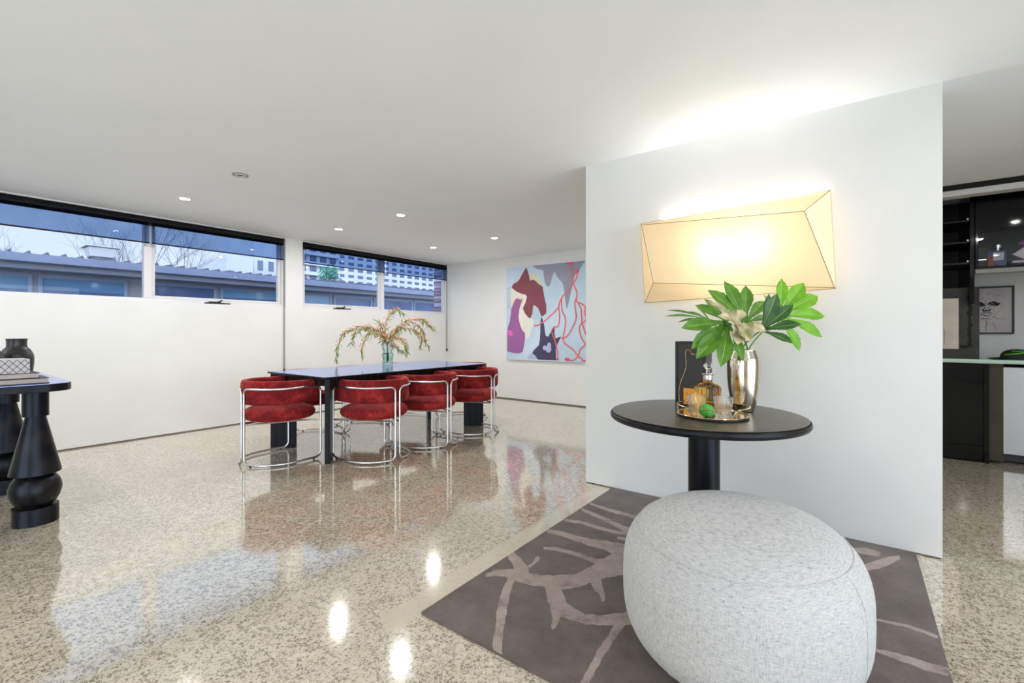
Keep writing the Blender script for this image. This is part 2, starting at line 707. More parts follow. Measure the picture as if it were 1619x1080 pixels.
# the sky behind the camera is brightened as added fill for the room
dt = t.n('ShaderNodeVectorMath', operation='DOT_PRODUCT')
t.l(gen, dt.inputs[0])
dt.inputs[1].default_value = (-.62, -.77, .12)
rear_fill = t.ramp(dt.outputs['Value'], [(.15, (1, 1, 1, 1)), (.85, (6.7, 6.1, 5.4, 1))])
t.l(t.mix(1.0, colr, rear_fill, 'MULTIPLY'), bg.inputs['Color'])
bg.inputs['Strength'].default_value = 1.0

vs = scene.view_settings
scene.display_settings.display_device = 'sRGB'
vs.view_transform = 'Standard'
vs.look = 'None'
vs.gamma = 1
vs.use_curve_mapping = False
vs.exposure = .19
scene.cycles.max_bounces = 12
scene.cycles.diffuse_bounces = 6
scene.cycles.glossy_bounces = 5
scene.cycles.transmission_bounces = 10
scene.cycles.transparent_max_bounces = 16
scene.cycles.sample_clamp_indirect = 6
scene.cycles.caustics_reflective = False
scene.cycles.caustics_refractive = False
scene.cycles.blur_glossy = .5
# ------------------------------------------------------------------ dining table
TX0, TX1, TY0, TY1, TZ = 2.215, 4.375, 3.640, 4.650, .755
tb = thing('dining_table', 'long black dining table with a thin top on four blade legs', 'table', ((TX0 + TX1) / 2, (TY0 + TY1) / 2, 0))
hx, hy = (TX1 - TX0) / 2, (TY1 - TY0) / 2
MB().box(-hx, hx, -hy, hy, TZ - .018, TZ - .0022).build('tabletop', BLACKWOOD, tb, bevel=.002)
MB().box(-hx, hx, -hy, hy, TZ - .0021, TZ).build('top_reflection_layer', TABLETOP, tb, bevel=.0008)  # thin layer added to carry the painted reflection
ap = MB()
a_, b_ = hx - .06, hy - .06
ap.box(-a_, a_, -b_, -b_ + .022, TZ - .085, TZ - .0182).box(-a_, a_, b_ - .022, b_, TZ - .085, TZ - .0182)
ap.box(-a_, -a_ + .022, -b_ + .0221, b_ - .0221, TZ - .085, TZ - .0182).box(a_ - .022, a_, -b_ + .0221, b_ - .0221, TZ - .085, TZ - .0182)
ap.build('apron', BLACKWOOD, tb, bevel=.002)
for sx in (-1, 1):
    for sy in (-1, 1):
        ang = math.atan2(sy * 1.25, sx)
        l = MB().box(-.120, .120, -.022, .022, 0, TZ - .0183)
        ob = l.build('leg', BLACKWOOD, tb, bevel=.004)
        ob.location = (sx * (hx - .108), sy * (hy - .108), 0)
        ob.rotation_euler = (0, 0, ang)

# ------------------------------------------------------------------ tubular tub chairs
def u_path(rad, s, arm=.27, taper=.94):
    """plan of a horseshoe seen from above, s = signed length from the middle of the back"""
    q = rad * PI / 2
    a = abs(s)
    sg = 1 if s >= 0 else -1
    if a <= q:
        t_ = a / rad
        return Vector((sg * rad * math.sin(t_), -rad * math.cos(t_), 0)), Vector((sg * math.sin(t_), -math.cos(t_), 0))
    k = min(1.0, (a - q) / arm)
    x = rad * (1 - (1 - taper) * k * k)
    return Vector((sg * x, (a - q), 0)), Vector((sg, .12 * k, 0)).normalized()


def smooth_path(pts, n):
    """smooth curve through points"""
    P = [Vector(p) for p in pts]
    P = [P[0] * 2 - P[1]] + P + [P[-1] * 2 - P[-2]]
    out = []
    for i in range(1, len(P) - 2):
        for k in range(n):
            t_ = k / n
            a, b, c, d = P[i - 1], P[i], P[i + 1], P[i + 2]
            out.append(.5 * ((2 * b) + (c - a) * t_ + (2 * a - 5 * b + 4 * c - d) * t_ * t_ + (3 * b - a - 3 * c + d) * t_ ** 3))
    out.append(P[-2])
    return out


def make_chair(label, loc, rz):
    c = thing('tub_chair', label, 'chair', loc, rz, 'red velvet tub chairs around the dining table')
    RT, ARM = .302, .25
    # seat cushion
    rows = []
    nphi, nt = 18, 56
    for i in range(nphi + 1):
        ph = -PI / 2 + PI * i / nphi
        cr = math.copysign(abs(math.cos(ph)) ** .42, 1) if abs(math.cos(ph)) > 1e-6 else 0
        z = .428 + (.070 if ph > 0 else .070) * math.copysign(abs(math.sin(ph)) ** .75, math.sin(ph))
        row = []
        for k in range(nt + 1):
            a = 2 * PI * k / nt
            ca, sa = math.cos(a), math.sin(a)
            ex = .80 if sa > 0 else 1.0
            x = .294 * cr * math.copysign(abs(ca) ** ex, ca)
            y = .02 + (.272 if sa > 0 else .300) * cr * math.copysign(abs(sa) ** ex, sa)
            row.append((x, y, z - .010 * (x * x + y * y) / .07 * (1 if ph > 0 else 0)))
        rows.append(row)
    MB().grid(rows).build('seat', VELVET, c, angle=80)
    # wrap-around backrest
    L = .285 * PI / 2 + ARM
    prof = []
    for k in range(20):
        a = 2 * PI * k / 20
        ca, sa = math.cos(a), math.sin(a)
        prof.append((.029 * math.copysign(abs(ca) ** .55, ca), .1025 * math.copysign(abs(sa) ** .45, sa)))
    rows = []
    ns = 60
    for i in range(ns + 1):
        s = -L + 2 * L * i / ns
        e = min(1.0, (L - abs(s)) / .035)
        sc = math.sqrt(max(.0, 1 - (1 - e) ** 2)) * .985 + .015
        p, nr = u_path(.266, s * (.266 * PI / 2 + ARM) / L, ARM)
        rows.append([p + nr * (o_ * sc) + Vector((0, 0, .6225 + z * (.86 + .14 * sc) - .012 * (abs(s) / L) ** 3 * (1 if z > 0 else 0))) for o_, z in prof + prof[:1]])
    bk = MB().grid(rows)
    nn = 21
    bk.f.append(tuple(range(20)))
    bk.m.append(0)
    bk.f.append(tuple(ns * nn + k for k in range(20)))
    bk.m.append(0)
    bk.build('backrest', VELVET, c, angle=60)
    # two bent tube loops
    for sg in (1, -1):
        LT = RT * PI / 2 + .245
        s0, s1, z0, z1, rc = .024, LT, .0185, .659, .050
        loop = []
        def arc(cs, cz, a0, a1, n=7):
            for q in range(n + 1):
                a = a0 + (a1 - a0) * q / n
                loop.append((cs + rc * math.cos(a), cz + rc * math.sin(a)))
        arc(s0 + rc, z0 + rc, PI, 1.5 * PI)
        for q in range(1, 22):
            loop.append((s0 + rc + (s1 - s0 - 2 * rc) * q / 22, z0))
        arc(s1 - rc, z0 + rc, 1.5 * PI, 2 * PI)
        loop.append((s1, .3))
        arc(s1 - rc, z1 - rc, 0, .5 * PI)
        for q in range(1, 22):
            loop.append((s1 - rc - (s1 - s0 - 2 * rc) * q / 22, z1))
        arc(s0 + rc, z1 - rc, .5 * PI, PI)
        loop.append((s0, .3))
        pts = []
        for s, z in loop:
            p, _ = u_path(RT, sg * s, .25)
            pts.append((p.x, p.y, z))
        fr = MB().tube(pts, .0092, 10, closed=True).build('tube_frame', CHROME, c, angle=80)
        for s in (s0 + .08, s1 - .07):
            p, _ = u_path(RT, sg * s, .25)
            MB().lathe([(.007, 0), (.008, .002), (.008, .0105)], 10, (p.x, p.y, 0)).build('glide', BLACKPL, fr)
    for sg in (1, -1):
        q = [(sg * x, y, z) for x, y, z in ((.024, -.300, .350), (.034, -.262, .350), (.085, -.12, .350), (.19, .12, .350), (.262, .215, .350), (.284, .243, .350))]
        MB().tube(smooth_path(q, 4), .008, 8).build('seat_rail', CHROME, c)
    return c


ch = make_chair('red velvet tub chair at the near end of the table, back turned left', (2.088, 4.185, 0), -PI / 2)
G = 'red velvet tub chairs around the dining table'
for label, x, y, rz in (
        ('red velvet tub chair beside the near corner leg, first of the row along the front', 2.675, 3.545, 0),
        ('red velvet tub chair in the middle of the row along the front of the table', 3.315, 3.535, 0),
        ('red velvet tub chair last in the front row, nearest the painting', 4.020, 3.545, 0),
        ('red velvet tub chair across the table, its band glimpsed beside the near corner leg', 2.72, 4.80, PI),
        ('red velvet tub chair across the table, a sliver of back showing left of the vase', 3.36, 4.80, PI),
        ('red velvet tub chair across the table, hidden but for chrome feet behind the far leg', 4.02, 4.80, PI),
        ('red velvet tub chair at the far end of the table, back towards the painting', 4.585, 4.185, PI / 2)):
    dup(ch, label, (x, y, 0), rz, G)

# ------------------------------------------------------------------ glass vase with flowering sprays
VASEGL = pane_glass('clear_vase_glass', (.93, .97, .96, 1), .55)
WATER = glass('green_water', (.55, .82, .66, 1), 0, 1.33)
vx, vy = 3.429, 4.332
vs_ = thing('glass_vase', 'waisted clear glass vase of greenish water on the dining table', 'vase', (vx, vy, TZ))
outer = [(.0, .0), (.058, .0), (.064, .006), (.064, .02), (.058, .05), (.060, .09), (.068, .115), (.066, .135), (.054, .15), (.052, .165), (.064, .19), (.069, .215), (.066, .24), (.056, .268), (.052, .285), (.053, .30)]
inner = [(r - .004, max(z, .016)) for r, z in outer[2:]][::-1] + [(0, .016)]
MB().lathe(outer + inner, 40, cap=False).build('vase_body', VASEGL, vs_, angle=70)
wp = [(0, .0175), (.055, .0175), (.0535, .05), (.0555, .09), (.0635, .115), (.0615, .135), (.0500, .147), (0, .147)]
MB().lathe(wp, 40, cap=False).build('water', WATER, vs_, angle=70)

STEMG = mat('green_brown_stem', srgb(96, 92, 52), .6)
LEAFY = noisy('narrow_leaf_green', srgb(92, 126, 44), srgb(160, 180, 96), 18, .5)
BLOSSOM = noisy('coral_blossom', srgb(226, 138, 104), srgb(246, 190, 156), 60, .55)
DV = 5.33


def blade(mb, p, d, length, width, nrm, mi=0, bend=.15):
    d = d.normalized()
    side = d.cross(nrm).normalized()
    n2 = side.cross(d)
    rows = []
    for i in range(6):
        t_ = i / 5
        w_ = width * .5 * math.sin(PI * min(1, t_ * .93 + .07)) ** .8
        ctr = p + d * (length * t_) - n2 * (bend * length * t_ * t_)
        rows.append([ctr - side * w_ + n2 * w_ * .35, ctr, ctr + side * w_ + n2 * w_ * .35])
    mb.grid(rows, mi)


VIEW = Vector((CT, ST, 0))
rnd = random.Random(11)
sprays = [
    ('leafy spray arching farthest left and drooping to just above the table', [(612, 572), (610, 547), (606, 530), (596, 522), (582, 517), (568, 517), (554, 522), (543, 528), (537, 539), (533, 554), (530.5, 568)], -.10, 1),
    ('leafy coral spray bending left and hanging down beside the vase', [(614, 570), (611, 546), (603, 533), (592, 528), (581, 531), (575, 542), (571, 554), (573, 563)], -.20, 1),
    ('coral spray reaching left below the black window winder', [(616, 571), (610, 546), (600, 527), (587, 520), (576, 519), (564, 524), (558, 534), (555, 546)], .14, 1),
    ('tallest spray rising up to the window above the vase', [(613, 570), (611, 544), (609, 527), (610, 512), (615, 499), (621, 490.5), (630, 490), (640, 497)], .06, 0),
    ('coral spray arching highest on the right of the vase', [(611, 571), (613, 543), (620, 527), (630, 516), (643, 508), (656, 505), (668, 505), (678, 513), (686, 521)], .12, 0),
    ('blossom laden spray reaching right at mid height', [(612, 572), (613, 545), (622, 528), (636, 520), (650, 520), (660, 525), (666, 534), (663, 551)], -.08, 0),
    ('short leafy spray falling right, lowest on that side', [(614, 573), (614, 546), (622, 534), (629, 534), (637, 539), (643, 547), (645, 558)], -.22, 0),
    ('long coral spray arching and hanging farthest right', [(610, 573), (614, 543), (626, 524), (647, 510), (662, 516), (670, 528), (673, 540), (678, 547)], .22, 0),
    ('upright coral tuft standing in the middle of the vase', [(612, 572), (611, 546), (607, 528), (603, 516), (600, 509)], .0, 1),
    ('thin sprig leaning right over the vase rim', [(611, 574), (616, 550), (624, 545), (629, 551), (637, 557)], -.12, 0)]
BG = 'flowering sprays in the glass vase'
for k, (label, px, dd, sd) in enumerate(sprays):
    n_ = len(px)
    pts = []
    for i, (u, v) in enumerate(px):
        f_ = max(0.0, (i - 1) / (n_ - 2))
        if i < 2:
            u = 613.2 + (u - 613.2) * .55
        pts.append(at_d(u, v, DV + dd * f_))
    curve = smooth_path(pts, 6)
    o0 = Vector((vx, vy, TZ))
    br = thing('flower_spray', label, 'flower', o0, 0, BG)
    C0 = [p - o0 for p in curve]
    N = len(C0)
    MB().tube(C0, [.0026 * (1 - .6 * i / N) for i in range(N)], 6).build('stem', STEMG, br)
    lf, bl = MB(), MB()
    for i in range(8, N - 1):
        tan = (C0[i + 1] - C0[i]).normalized()
        for q in range(2):
            if rnd.random() < .8:
                d = tan * .8 + Vector((rnd.uniform(-.7, .7), rnd.uniform(-.7, .7), rnd.uniform(-1.25, .35)))
                blade(lf, C0[i] + Vector((0, 0, 0)), d, rnd.uniform(.05, .10), rnd.uniform(.008, .014), Vector((rnd.uniform(-1, 1), rnd.uniform(-1, 1), .4)))
        if i < N - 6 or k in (4, 5, 8):
            for q in range(rnd.randint(3, 7)):
                off = Vector((rnd.gauss(0, .018), rnd.gauss(0, .018), rnd.gauss(.002, .016)))
                bl.sphere(C0[i] + off, rnd.uniform(.0035, .0065), 6)
    lf.build('foliage', LEAFY, br, angle=60)
    bl.build('blossom', BLOSSOM, br, angle=80)

# ------------------------------------------------------------------ abstract painting on the back wall
PXF = XB - .045
pl = at_x(801, 424, PXF)
pY1, pZ1, pZ0, pY0 = 4.723, 2.222, .678, 3.165
pt = thing('painting', 'large abstract painting in pale blue, maroon and purple on the back wall', 'painting', (XB - .001, (pY0 + pY1) / 2, (pZ0 + pZ1) / 2))
cy_, cz_ = (pY0 + pY1) / 2, (pZ0 + pZ1) / 2
ox = XB - .001


def paint(name, c):
    return noisy('paint_' + name, srgb(*c), srgb(*[min(255, q + 6) for q in c]), 4, .6)


PAINTS = [noisy('paint_pale_blue', srgb(174, 198, 214), srgb(200, 218, 234), 1.1, .6), paint('grey_lilac', (140, 142, 158)), paint('maroon', (126, 62, 74)), paint('cream', (206, 206, 182)),
          paint('off_white', (226, 221, 212)), paint('purple', (152, 92, 150)), paint('magenta', (232, 88, 192)), paint('navy', (62, 58, 92)), paint('lilac', (176, 180, 216)),
          paint('pink', (228, 62, 130)), paint('coral', (226, 100, 100)), paint('ochre', (206, 160, 96)), paint('teal', (80, 150, 130))]


def shape_point(x, y, second):
    u, v = 795 + x * .09259, (490 if second else 400) + y * .09259
    p = at_x(u, v, PXF)
    return p.y - cy_, p.z - cz_


PY = []   # (paint, points)
def A(*q): return [(x, y, 0) for x, y in q]
def B(*q): return [(x, y, 1) for x, y in q]
PY.append((1, A((500, 216), (600, 280), (690, 292), (700, 400), (715, 500), (750, 570), (775, 577), (800, 560), (830, 470), (850, 380), (880, 312), (910, 370), (950, 440), (1000, 490), (1035, 560), (1050, 650), (1060, 760), (1075, 880), (1090, 970), (1120, 860), (1160, 680), (1190, 560), (1215, 420), (1250, 350), (1310, 280), (1405, 133), (1000, 172))))
PY.append((3, A((450, 350), (550, 345), (590, 380), (630, 440), (665, 500), (690, 565), (680, 590), (600, 560), (520, 490), (460, 480))))
PY.append((4, A((148, 596), (240, 640), (310, 680), (400, 690), (425, 740), (400, 850), (355, 940), (370, 1000)) + B((370, 20), (395, 70), (440, 125), (480, 145), (520, 165), (530, 215), (515, 290), (485, 340), (465, 440), (430, 495), (400, 500), (385, 420), (330, 350), (295, 270), (270, 200), (258, 100)) + A((258, 1060), (230, 900), (145, 960), (138, 800))))
PY.append((2, A((405, 246), (430, 320), (450, 400), (465, 470), (520, 455), (560, 475), (610, 530), (680, 575), (690, 640), (715, 780), (740, 880), (743, 980), (738, 1050)) + B((728, 65), (700, 95), (665, 114), (640, 70), (625, 15)) + A((618, 985), (605, 945), (570, 915), (535, 890), (520, 900), (510, 980), (498, 1060)) + B((485, 105), (470, 148), (430, 125), (385, 70), (355, 15)) + A((343, 940), (390, 840), (410, 745), (385, 712), (310, 695), (240, 662), (180, 620), (151, 590), (165, 550), (200, 515), (245, 495), (285, 450), (325, 370), (370, 290))))
PY.append((5, A((245, 782), (330, 800), (310, 860), (285, 950), (272, 1050)) + B((266, 100), (275, 180), (300, 270), (330, 345), (378, 395), (375, 520), (355, 640), (340, 715), (290, 743), (190, 742), (110, 715), (76, 715), (74, 420), (85, 300), (120, 200), (135, 80)) + A((140, 1000), (145, 955), (180, 880), (215, 800))))
PY.append((6, B((87, 343), (125, 345), (155, 365), (174, 400), (165, 430), (140, 445), (105, 435), (86, 410))))
PY.append((7, B((665, 113), (690, 200), (710, 280), (720, 380), (735, 445), (775, 457), (800, 410), (835, 350), (887, 298), (880, 400), (900, 490), (960, 465), (997, 457), (960, 530), (920, 610), (905, 680), (908, 780), (905, 860), (600, 850), (560, 790), (500, 738), (520, 700), (615, 600), (630, 520), (640, 380), (640, 250), (645, 180))))
PY.append((8, B((420, 838), (430, 790), (470, 750), (510, 745), (545, 770), (575, 812), (597, 849))))
for cx, cy, rx, ry in ((716, 650, 34, 40), (790, 602, 34, 46), (780, 668, 48, 62)):
    PY.append((8, B(*[(cx + rx * math.cos(a * PI / 10), cy + ry * math.sin(a * PI / 10)) for a in range(20)])))
PY.append((9, A((1058, 166), (1214, 150), (1192, 190), (1150, 210), (1105, 190))))
PY.append((9, A((1222, 318), (1312, 284), (1285, 345), (1255, 352))))
PY.append((9, B((903, 861), (910, 830), (930, 815), (968, 863))))
PY.append((9, B((1053, 852), (1070, 820), (1110, 814), (1150, 845), (1162, 872), (1080, 876))))
PY.append((9, B((1338, 882), (1370, 850), (1413, 858), (1416, 885))))
ST_ = []   # (paint, half width, points)
ST_.append((10, A((1165, 200), (1170, 280), (1190, 370), (1190, 470), (1215, 550), (1255, 640), (1270, 700), (1255, 790), (1270, 840), (1330, 860), (1380, 890), (1410, 930), (1402, 1000), (1412, 1080))))
ST_.append((10, A((1275, 345), (1260, 420), (1215, 500), (1150, 590), (1100, 670), (1030, 730), (1000, 780), (970, 850), (950, 930), (890, 1000), (820, 1070)) + B((790, 120), (740, 170), (660, 225), (600, 262), (530, 272))))
ST_.append((10, A((957, 925), (965, 1010)) + B((968, 60), (968, 150), (962, 230), (940, 285), (885, 292), (840, 340), (845, 400), (880, 490), (915, 620), (940, 760), (935, 840))))
ST_.append((10, A((1005, 790), (1010, 960), (1040, 1050)) + B((1060, 110), (1070, 220), (1050, 370), (1030, 460), (1040, 540), (1080, 590), (1200, 680), (1290, 795), (1340, 830), (1380, 875))))
ST_.append((10, A((1248, 780), (1230, 860), (1240, 960), (1252, 1050)) + B((1255, 90), (1245, 180), (1200, 280), (1130, 410), (1080, 460), (1000, 492))))
ST_.append((10, A((1285, 855), (1335, 950), (1343, 1060)) + B((1352, 120), (1352, 220), (1380, 300), (1420, 430))))
ST_.append((10, B((1418, 90), (1418, 180), (1340, 240), (1310, 300), (1320, 400), (1360, 510), (1410, 590), (1320, 680), (1295, 770), (1230, 845), (1160, 872))))
ST_.append((11, A((150, 950), (180, 875), (212, 805), (245, 776), (300, 772), (340, 795), (322, 840), (305, 890))))
zz = []
for k in range(15):
    zz.append((70 if k % 2 else 134, 590 + k * 25))
ST_.append((12, A(*zz)))
mbp = MB()
mbp.box(-.043, 0, pY0 - cy_, pY1 - cy_, pZ0 - cz_, pZ1 - cz_, 0)
lim_y = (pY0 - cy_ + .001, pY1 - cy_ - .001)
for k, (pi_, pts) in enumerate(PY):
    q = [shape_point(*p) for p in pts]
    q = [(min(max(y, lim_y[0]), lim_y[1]), min(max(z, pZ0 - cz_ + .001), pZ1 - cz_ - .001)) for y, z in q]
    mbp.add([(-.0432 - .0002 * k, y, z) for y, z in q], [tuple(range(len(q)))], pi_)


def ribbon(mb, pts, hw, place, mi):
    """flat stroke; pts 2-D, place maps (a, b) to 3-D"""
    P = [Vector((p[0], p[1])) for p in pts]
    v = []
    for i, p in enumerate(P):
        a, b = P[max(0, i - 1)], P[min(len(P) - 1, i + 1)]
        d = (b - a)
        d = d.normalized() if d.length > 1e-9 else Vector((1, 0))
        n_ = Vector((-d.y, d.x)) * (hw[i] if isinstance(hw, (list, tuple)) else hw)
        v += [place(*(p + n_)), place(*(p - n_))]
    mb.add(v, [(2 * i, 2 * i + 1, 2 * i + 3, 2 * i + 2) for i in range(len(P) - 1)], mi)


for k, (pi_, pts) in enumerate(ST_):
    q = [shape_point(*p) for p in pts]
    c2 = smooth_path([(y, z, 0) for y, z in q], 4) if pi_ != 12 else [Vector((y, z, 0)) for y, z in q]
    c2 = [Vector((max(p.x, lim_y[0]), max(p.y, pZ0 - cz_ + .004), 0)) for p in c2]
    hw = .0105 if pi_ == 10 else (.006 if pi_ == 11 else .004)
    ribbon(mbp, c2, hw, lambda a, b, kk=k: (-.0470 - .0002 * kk, a, b), pi_)
mbp.build('canvas', PAINTS, pt, smooth=False)
# ------------------------------------------------------------------ rug
RX0, RX1, RY0, RY1, RZ = 1.283, 3.142, -.262, 1.408, .011


def make_rug_mat():
    m = mat('brown_wool_pile', (.1, .08, .07, 1), .95)
    t = NT(m)
    at = t.n('ShaderNodeAttribute', attribute_name='branch')
    v = t.coords()
    n1 = t.noise(v, 26, 3, .6)
    d = t.math('ADD', at.outputs['Fac'], t.math('MULTIPLY', t.math('SUBTRACT', n1, .5), .016))
    on = t.n('ShaderNodeMapRange')
    on.inputs['From Min'].default_value = .0015
    on.inputs['From Max'].default_value = -.0015
    t.l(d, on.inputs[0])
    n2 = t.noise(v, 5, 5, .65)
    dark = t.ramp(n2, [(.3, srgb(84, 71, 64)), (.5, srgb(102, 89, 82)), (.7, srgb(116, 103, 96))])
    n3 = t.noise(v, 9, 5, .7)
    pale = t.ramp(n3, [(.30, srgb(116, 100, 92)), (.46, srgb(158, 142, 133)), (.7, srgb(176, 160, 152))])
    col = t.mix(on.outputs[0], dark, pale)
    fine = t.noise(v, 420, 2, .6)
    col = t.mix(.35, col, t.ramp(fine, [(.3, (.0, .0, .0, 1)), (.7, (1, 1, 1, 1))]), 'SOFT_LIGHT')
    t.l(col, t.p.inputs['Base Color'])
    t.p.inputs['Sheen Weight'].default_value = .25
    t.p.inputs['Specular IOR Level'].default_value = .1
    t.bump(fine, .5, .004)
    return m


# pale branches (metres on the floor): polylines with a half width at every point
def c4(*q): return [(660 + x * .2963, 760 + y * .2963, h * .2963) for x, y, h in q]
def c5(*q): return [(960 + x * .3459, 760 + y * .3459, h * .3459) for x, y, h in q]
STROKES = [
    c4((370, 505, 8), (410, 493, 14), (470, 492, 20), (540, 505, 33), (600, 525, 32), (660, 535, 30), (720, 540, 36), (780, 540, 40), (850, 535, 34), (930, 500, 40), (1000, 470, 50), (1080, 440, 66), (1150, 420, 76), (1300, 430, 80)),
    c4((505, 400, 22), (535, 440, 28), (560, 480, 35)),
    c4((600, 455, 8), (622, 440, 8), (643, 414, 9)),
    c4((500, 525, 16), (470, 600, 24), (450, 690, 28), (440, 770, 22), (430, 850, 25), (425, 935, 25)),
    c4((720, 560, 40), (735, 620, 45), (762, 680, 42), (830, 715, 30), (900, 740, 26), (980, 745, 28), (1060, 740, 30), (1130, 735, 36), (1300, 700, 50)),
    c4((720, 680, 15), (742, 735, 18), (725, 782, 10)),
    c4((1085, 755, 28), (1040, 830, 20), (980, 915, 22), (935, 1000, 22), (890, 1085, 22)),
    c4((680, 360, 8), (740, 365, 9), (800, 377, 9), (870, 400, 10), (950, 430, 14), (1010, 440, 25)),
    c4((700, 270, 10), (770, 282, 12), (850, 310, 14), (920, 328, 18), (1000, 345, 25), (1080, 370, 35), (1150, 390, 40)),
    c4((790, 212, 7), (870, 222, 8), (960, 250, 9), (1040, 272, 9), (1110, 280, 10)),
    c4((880, 155, 7), (950, 185, 9), (1020, 215, 10), (1080, 245, 12), (1125, 265, 14), (1200, 300, 20), (1280, 360, 40)),
    c4((925, 123, 6), (1000, 150, 8), (1080, 172, 8), (1150, 190, 8), (1260, 230, 12)),
    c4((1070, 305, 6), (1110, 312, 7)),
    c4((990, 640, 8), (988, 600, 14), (965, 570, 24), (950, 530, 30)),
    c5((900, 330, 14), (1130, 318, 12), (1180, 322, 16), (1240, 335, 10)),
    c5((1000, 440, 24), (1180, 398, 15), (1230, 385, 20), (1290, 365, 18), (1330, 352, 10)),
    c5((1000, 590, 20), (1235, 635, 5), (1330, 655, 7), (1420, 680, 8), (1505, 714, 8)),
    c5((1000, 720, 20), (1230, 775, 8), (1320, 800, 14), (1420, 835, 18), (1548, 872, 20))]
NX, NY = 250, 225
gx = np.linspace(RX0, RX1, NX)
gy = np.linspace(RY0, RY1, NY)
GX, GY = np.meshgrid(gx, gy, indexing='ij')
D = np.full(GX.shape, 9.0)
# distances are measured along the foreshortened picture plane of the pile, then turned back into metres
DG = GX * CT + GY * ST
GU = 809.5 + FOC * (GX * ST - GY * CT) / DG
GV = HZ + (EYE - RZ) * FOC / DG
for st in STROKES:
    for (x0, y0, h0), (x1, y1, h1) in zip(st, st[1:]):
        dx, dy = x1 - x0, y1 - y0
        tt = np.clip(((GU - x0) * dx + (GV - y0) * dy) / (dx * dx + dy * dy + 1e-9), 0, 1)
        D = np.minimum(D, (np.hypot(GU - x0 - tt * dx, GV - y0 - tt * dy) - (h0 + (h1 - h0) * tt)) * DG / FOC)
rc_ = ((RX0 + RX1) / 2, (RY0 + RY1) / 2)
verts = [(x - rc_[0], y - rc_[1], RZ) for x in gx for y in gy]
faces = [(i * NY + j, (i + 1) * NY + j, (i + 1) * NY + j + 1, i * NY + j + 1) for i in range(NX - 1) for j in range(NY - 1)]
n0 = len(verts)
edge = [i * NY for i in range(NX)] + [(NX - 1) * NY + j for j in range(1, NY)] + [i * NY + NY - 1 for i in range(NX - 2, -1, -1)] + [j for j in range(NY - 2, 0, -1)]
verts += [(verts[e][0], verts[e][1], .0004) for e in edge]
ne = len(edge)
faces += [(edge[k], n0 + k, n0 + (k + 1) % ne, edge[(k + 1) % ne]) for k in range(ne)]
rm = MB().add(verts, faces)
rug = rm.build('rug', make_rug_mat(), None, smooth=False, loc=(rc_[0], rc_[1], 0))
att = rug.data.attributes.new('branch', 'FLOAT', 'POINT')
att.data.foreach_set('value', np.concatenate([D.ravel(), [.05] * ne]).astype(np.float32))
tag(rug, 'brown rug with pale branching tree pattern under the ottoman', 'rug')

# ------------------------------------------------------------------ ottoman
def make_linen():
    m = mat('pale_grey_linen', (.5, .5, .52, 1), .9)
    t = NT(m)
    v1 = t.coords((1, 1, .12))
    v2 = t.coords((.12, .12, 1))
    a = t.noise(v1, 420, 4, .75)
    b = t.noise(v2, 420, 4, .75)
    f = t.math('MULTIPLY', t.math('ADD', a, b), .5)
    big = t.noise(t.coords(), 5, 2)
    t.l(t.ramp(f, [(.36, srgb(124, 124, 128)), (.44, srgb(174, 173, 173)), (.53, srgb(198, 196, 194)), (.68, srgb(210, 208, 205))]), t.p.inputs['Base Color'])
    t.p.inputs['Sheen Weight'].default_value = .2
    t.p.inputs['Specular IOR Level'].default_value = .15
    t.bump(f, .4, .002)
    return m


LINEN = make_linen()
OA, OB, OROT, OH, OE = .4463, .3908, .1186, .4958, .63
OX, OY = 1.8017, .333
ot = thing('ottoman', 'rounded pale grey woven ottoman standing on the rug', 'ottoman', (OX, OY, RZ), OROT)
rows = []
NP_, NT_ = 44, 96


def ott(ph, a):
    r = abs(math.cos(ph)) ** OE
    z = OH / 2 + OH / 2 * math.copysign(abs(math.sin(ph)) ** OE, math.sin(ph))
    return Vector((OA * r * math.cos(a), OB * r * math.sin(a), z))


for i in range(NP_ + 1):
    # spend more rings on the rounded shoulders
    s = -1 + 2 * i / NP_
    ph = math.copysign(abs(s) ** .9, s) * PI / 2
    row = [ott(ph * .99999, 2 * PI * k / NT_) for k in range(NT_ + 1)]
    rows.append(row)
MB().grid(rows).build('cover', LINEN, ot, angle=80)
ps = .66
ring = [ott(ps, 2 * PI * k / 96) * 1.0 + Vector((0, 0, .0004)) for k in range(96)]
MB().tube(ring, .0024, 6, closed=True).build('top_seam', LINEN, ot)
for k in range(4):
    a = R(-118) + k * PI / 2
    MB().tube([ott(p_, a) * 1.0005 for p_ in np.linspace(ps, -1.25, 26)], .0014, 6).build('side_seam', LINEN, ot)

# ------------------------------------------------------------------ round pedestal table
RTX, RTY, RTZ, RTR = 2.390, .590, .750, .452
rt = thing('pedestal_table', 'round dark pedestal table with a rolled edge before the white partition', 'table', (RTX, RTY, 0))
e = []
for k in range(13):
    a = -PI / 2 + PI * k / 12
    e.append((RTR - .019 + .019 * math.cos(a), RTZ - .019 + .019 * math.sin(a)))
MB().lathe([(0, RTZ - .038)] + e[:-3], 96, cap=False).build('table_edge', BLACKWOOD, rt, angle=50)
MB().lathe([(RTR - .019 + .019 * math.cos(a), RTZ - .019 + .019 * math.sin(a)) for a in (PI / 3, PI * .42, PI / 2)] + [(0, RTZ)], 96, cap=False).build('tabletop', BRONZE, rt, angle=50)
MB().lathe([(.073, .02), (.073, RTZ - .0382)], 64).build('column', BLACKWOOD, rt)
MB().lathe([(.215, RZ), (.22, RZ + .006), (.22, RZ + .012), (.212, RZ + .018), (.0, RZ + .022)], 64).build('base_plate', BLACKWOOD, rt)

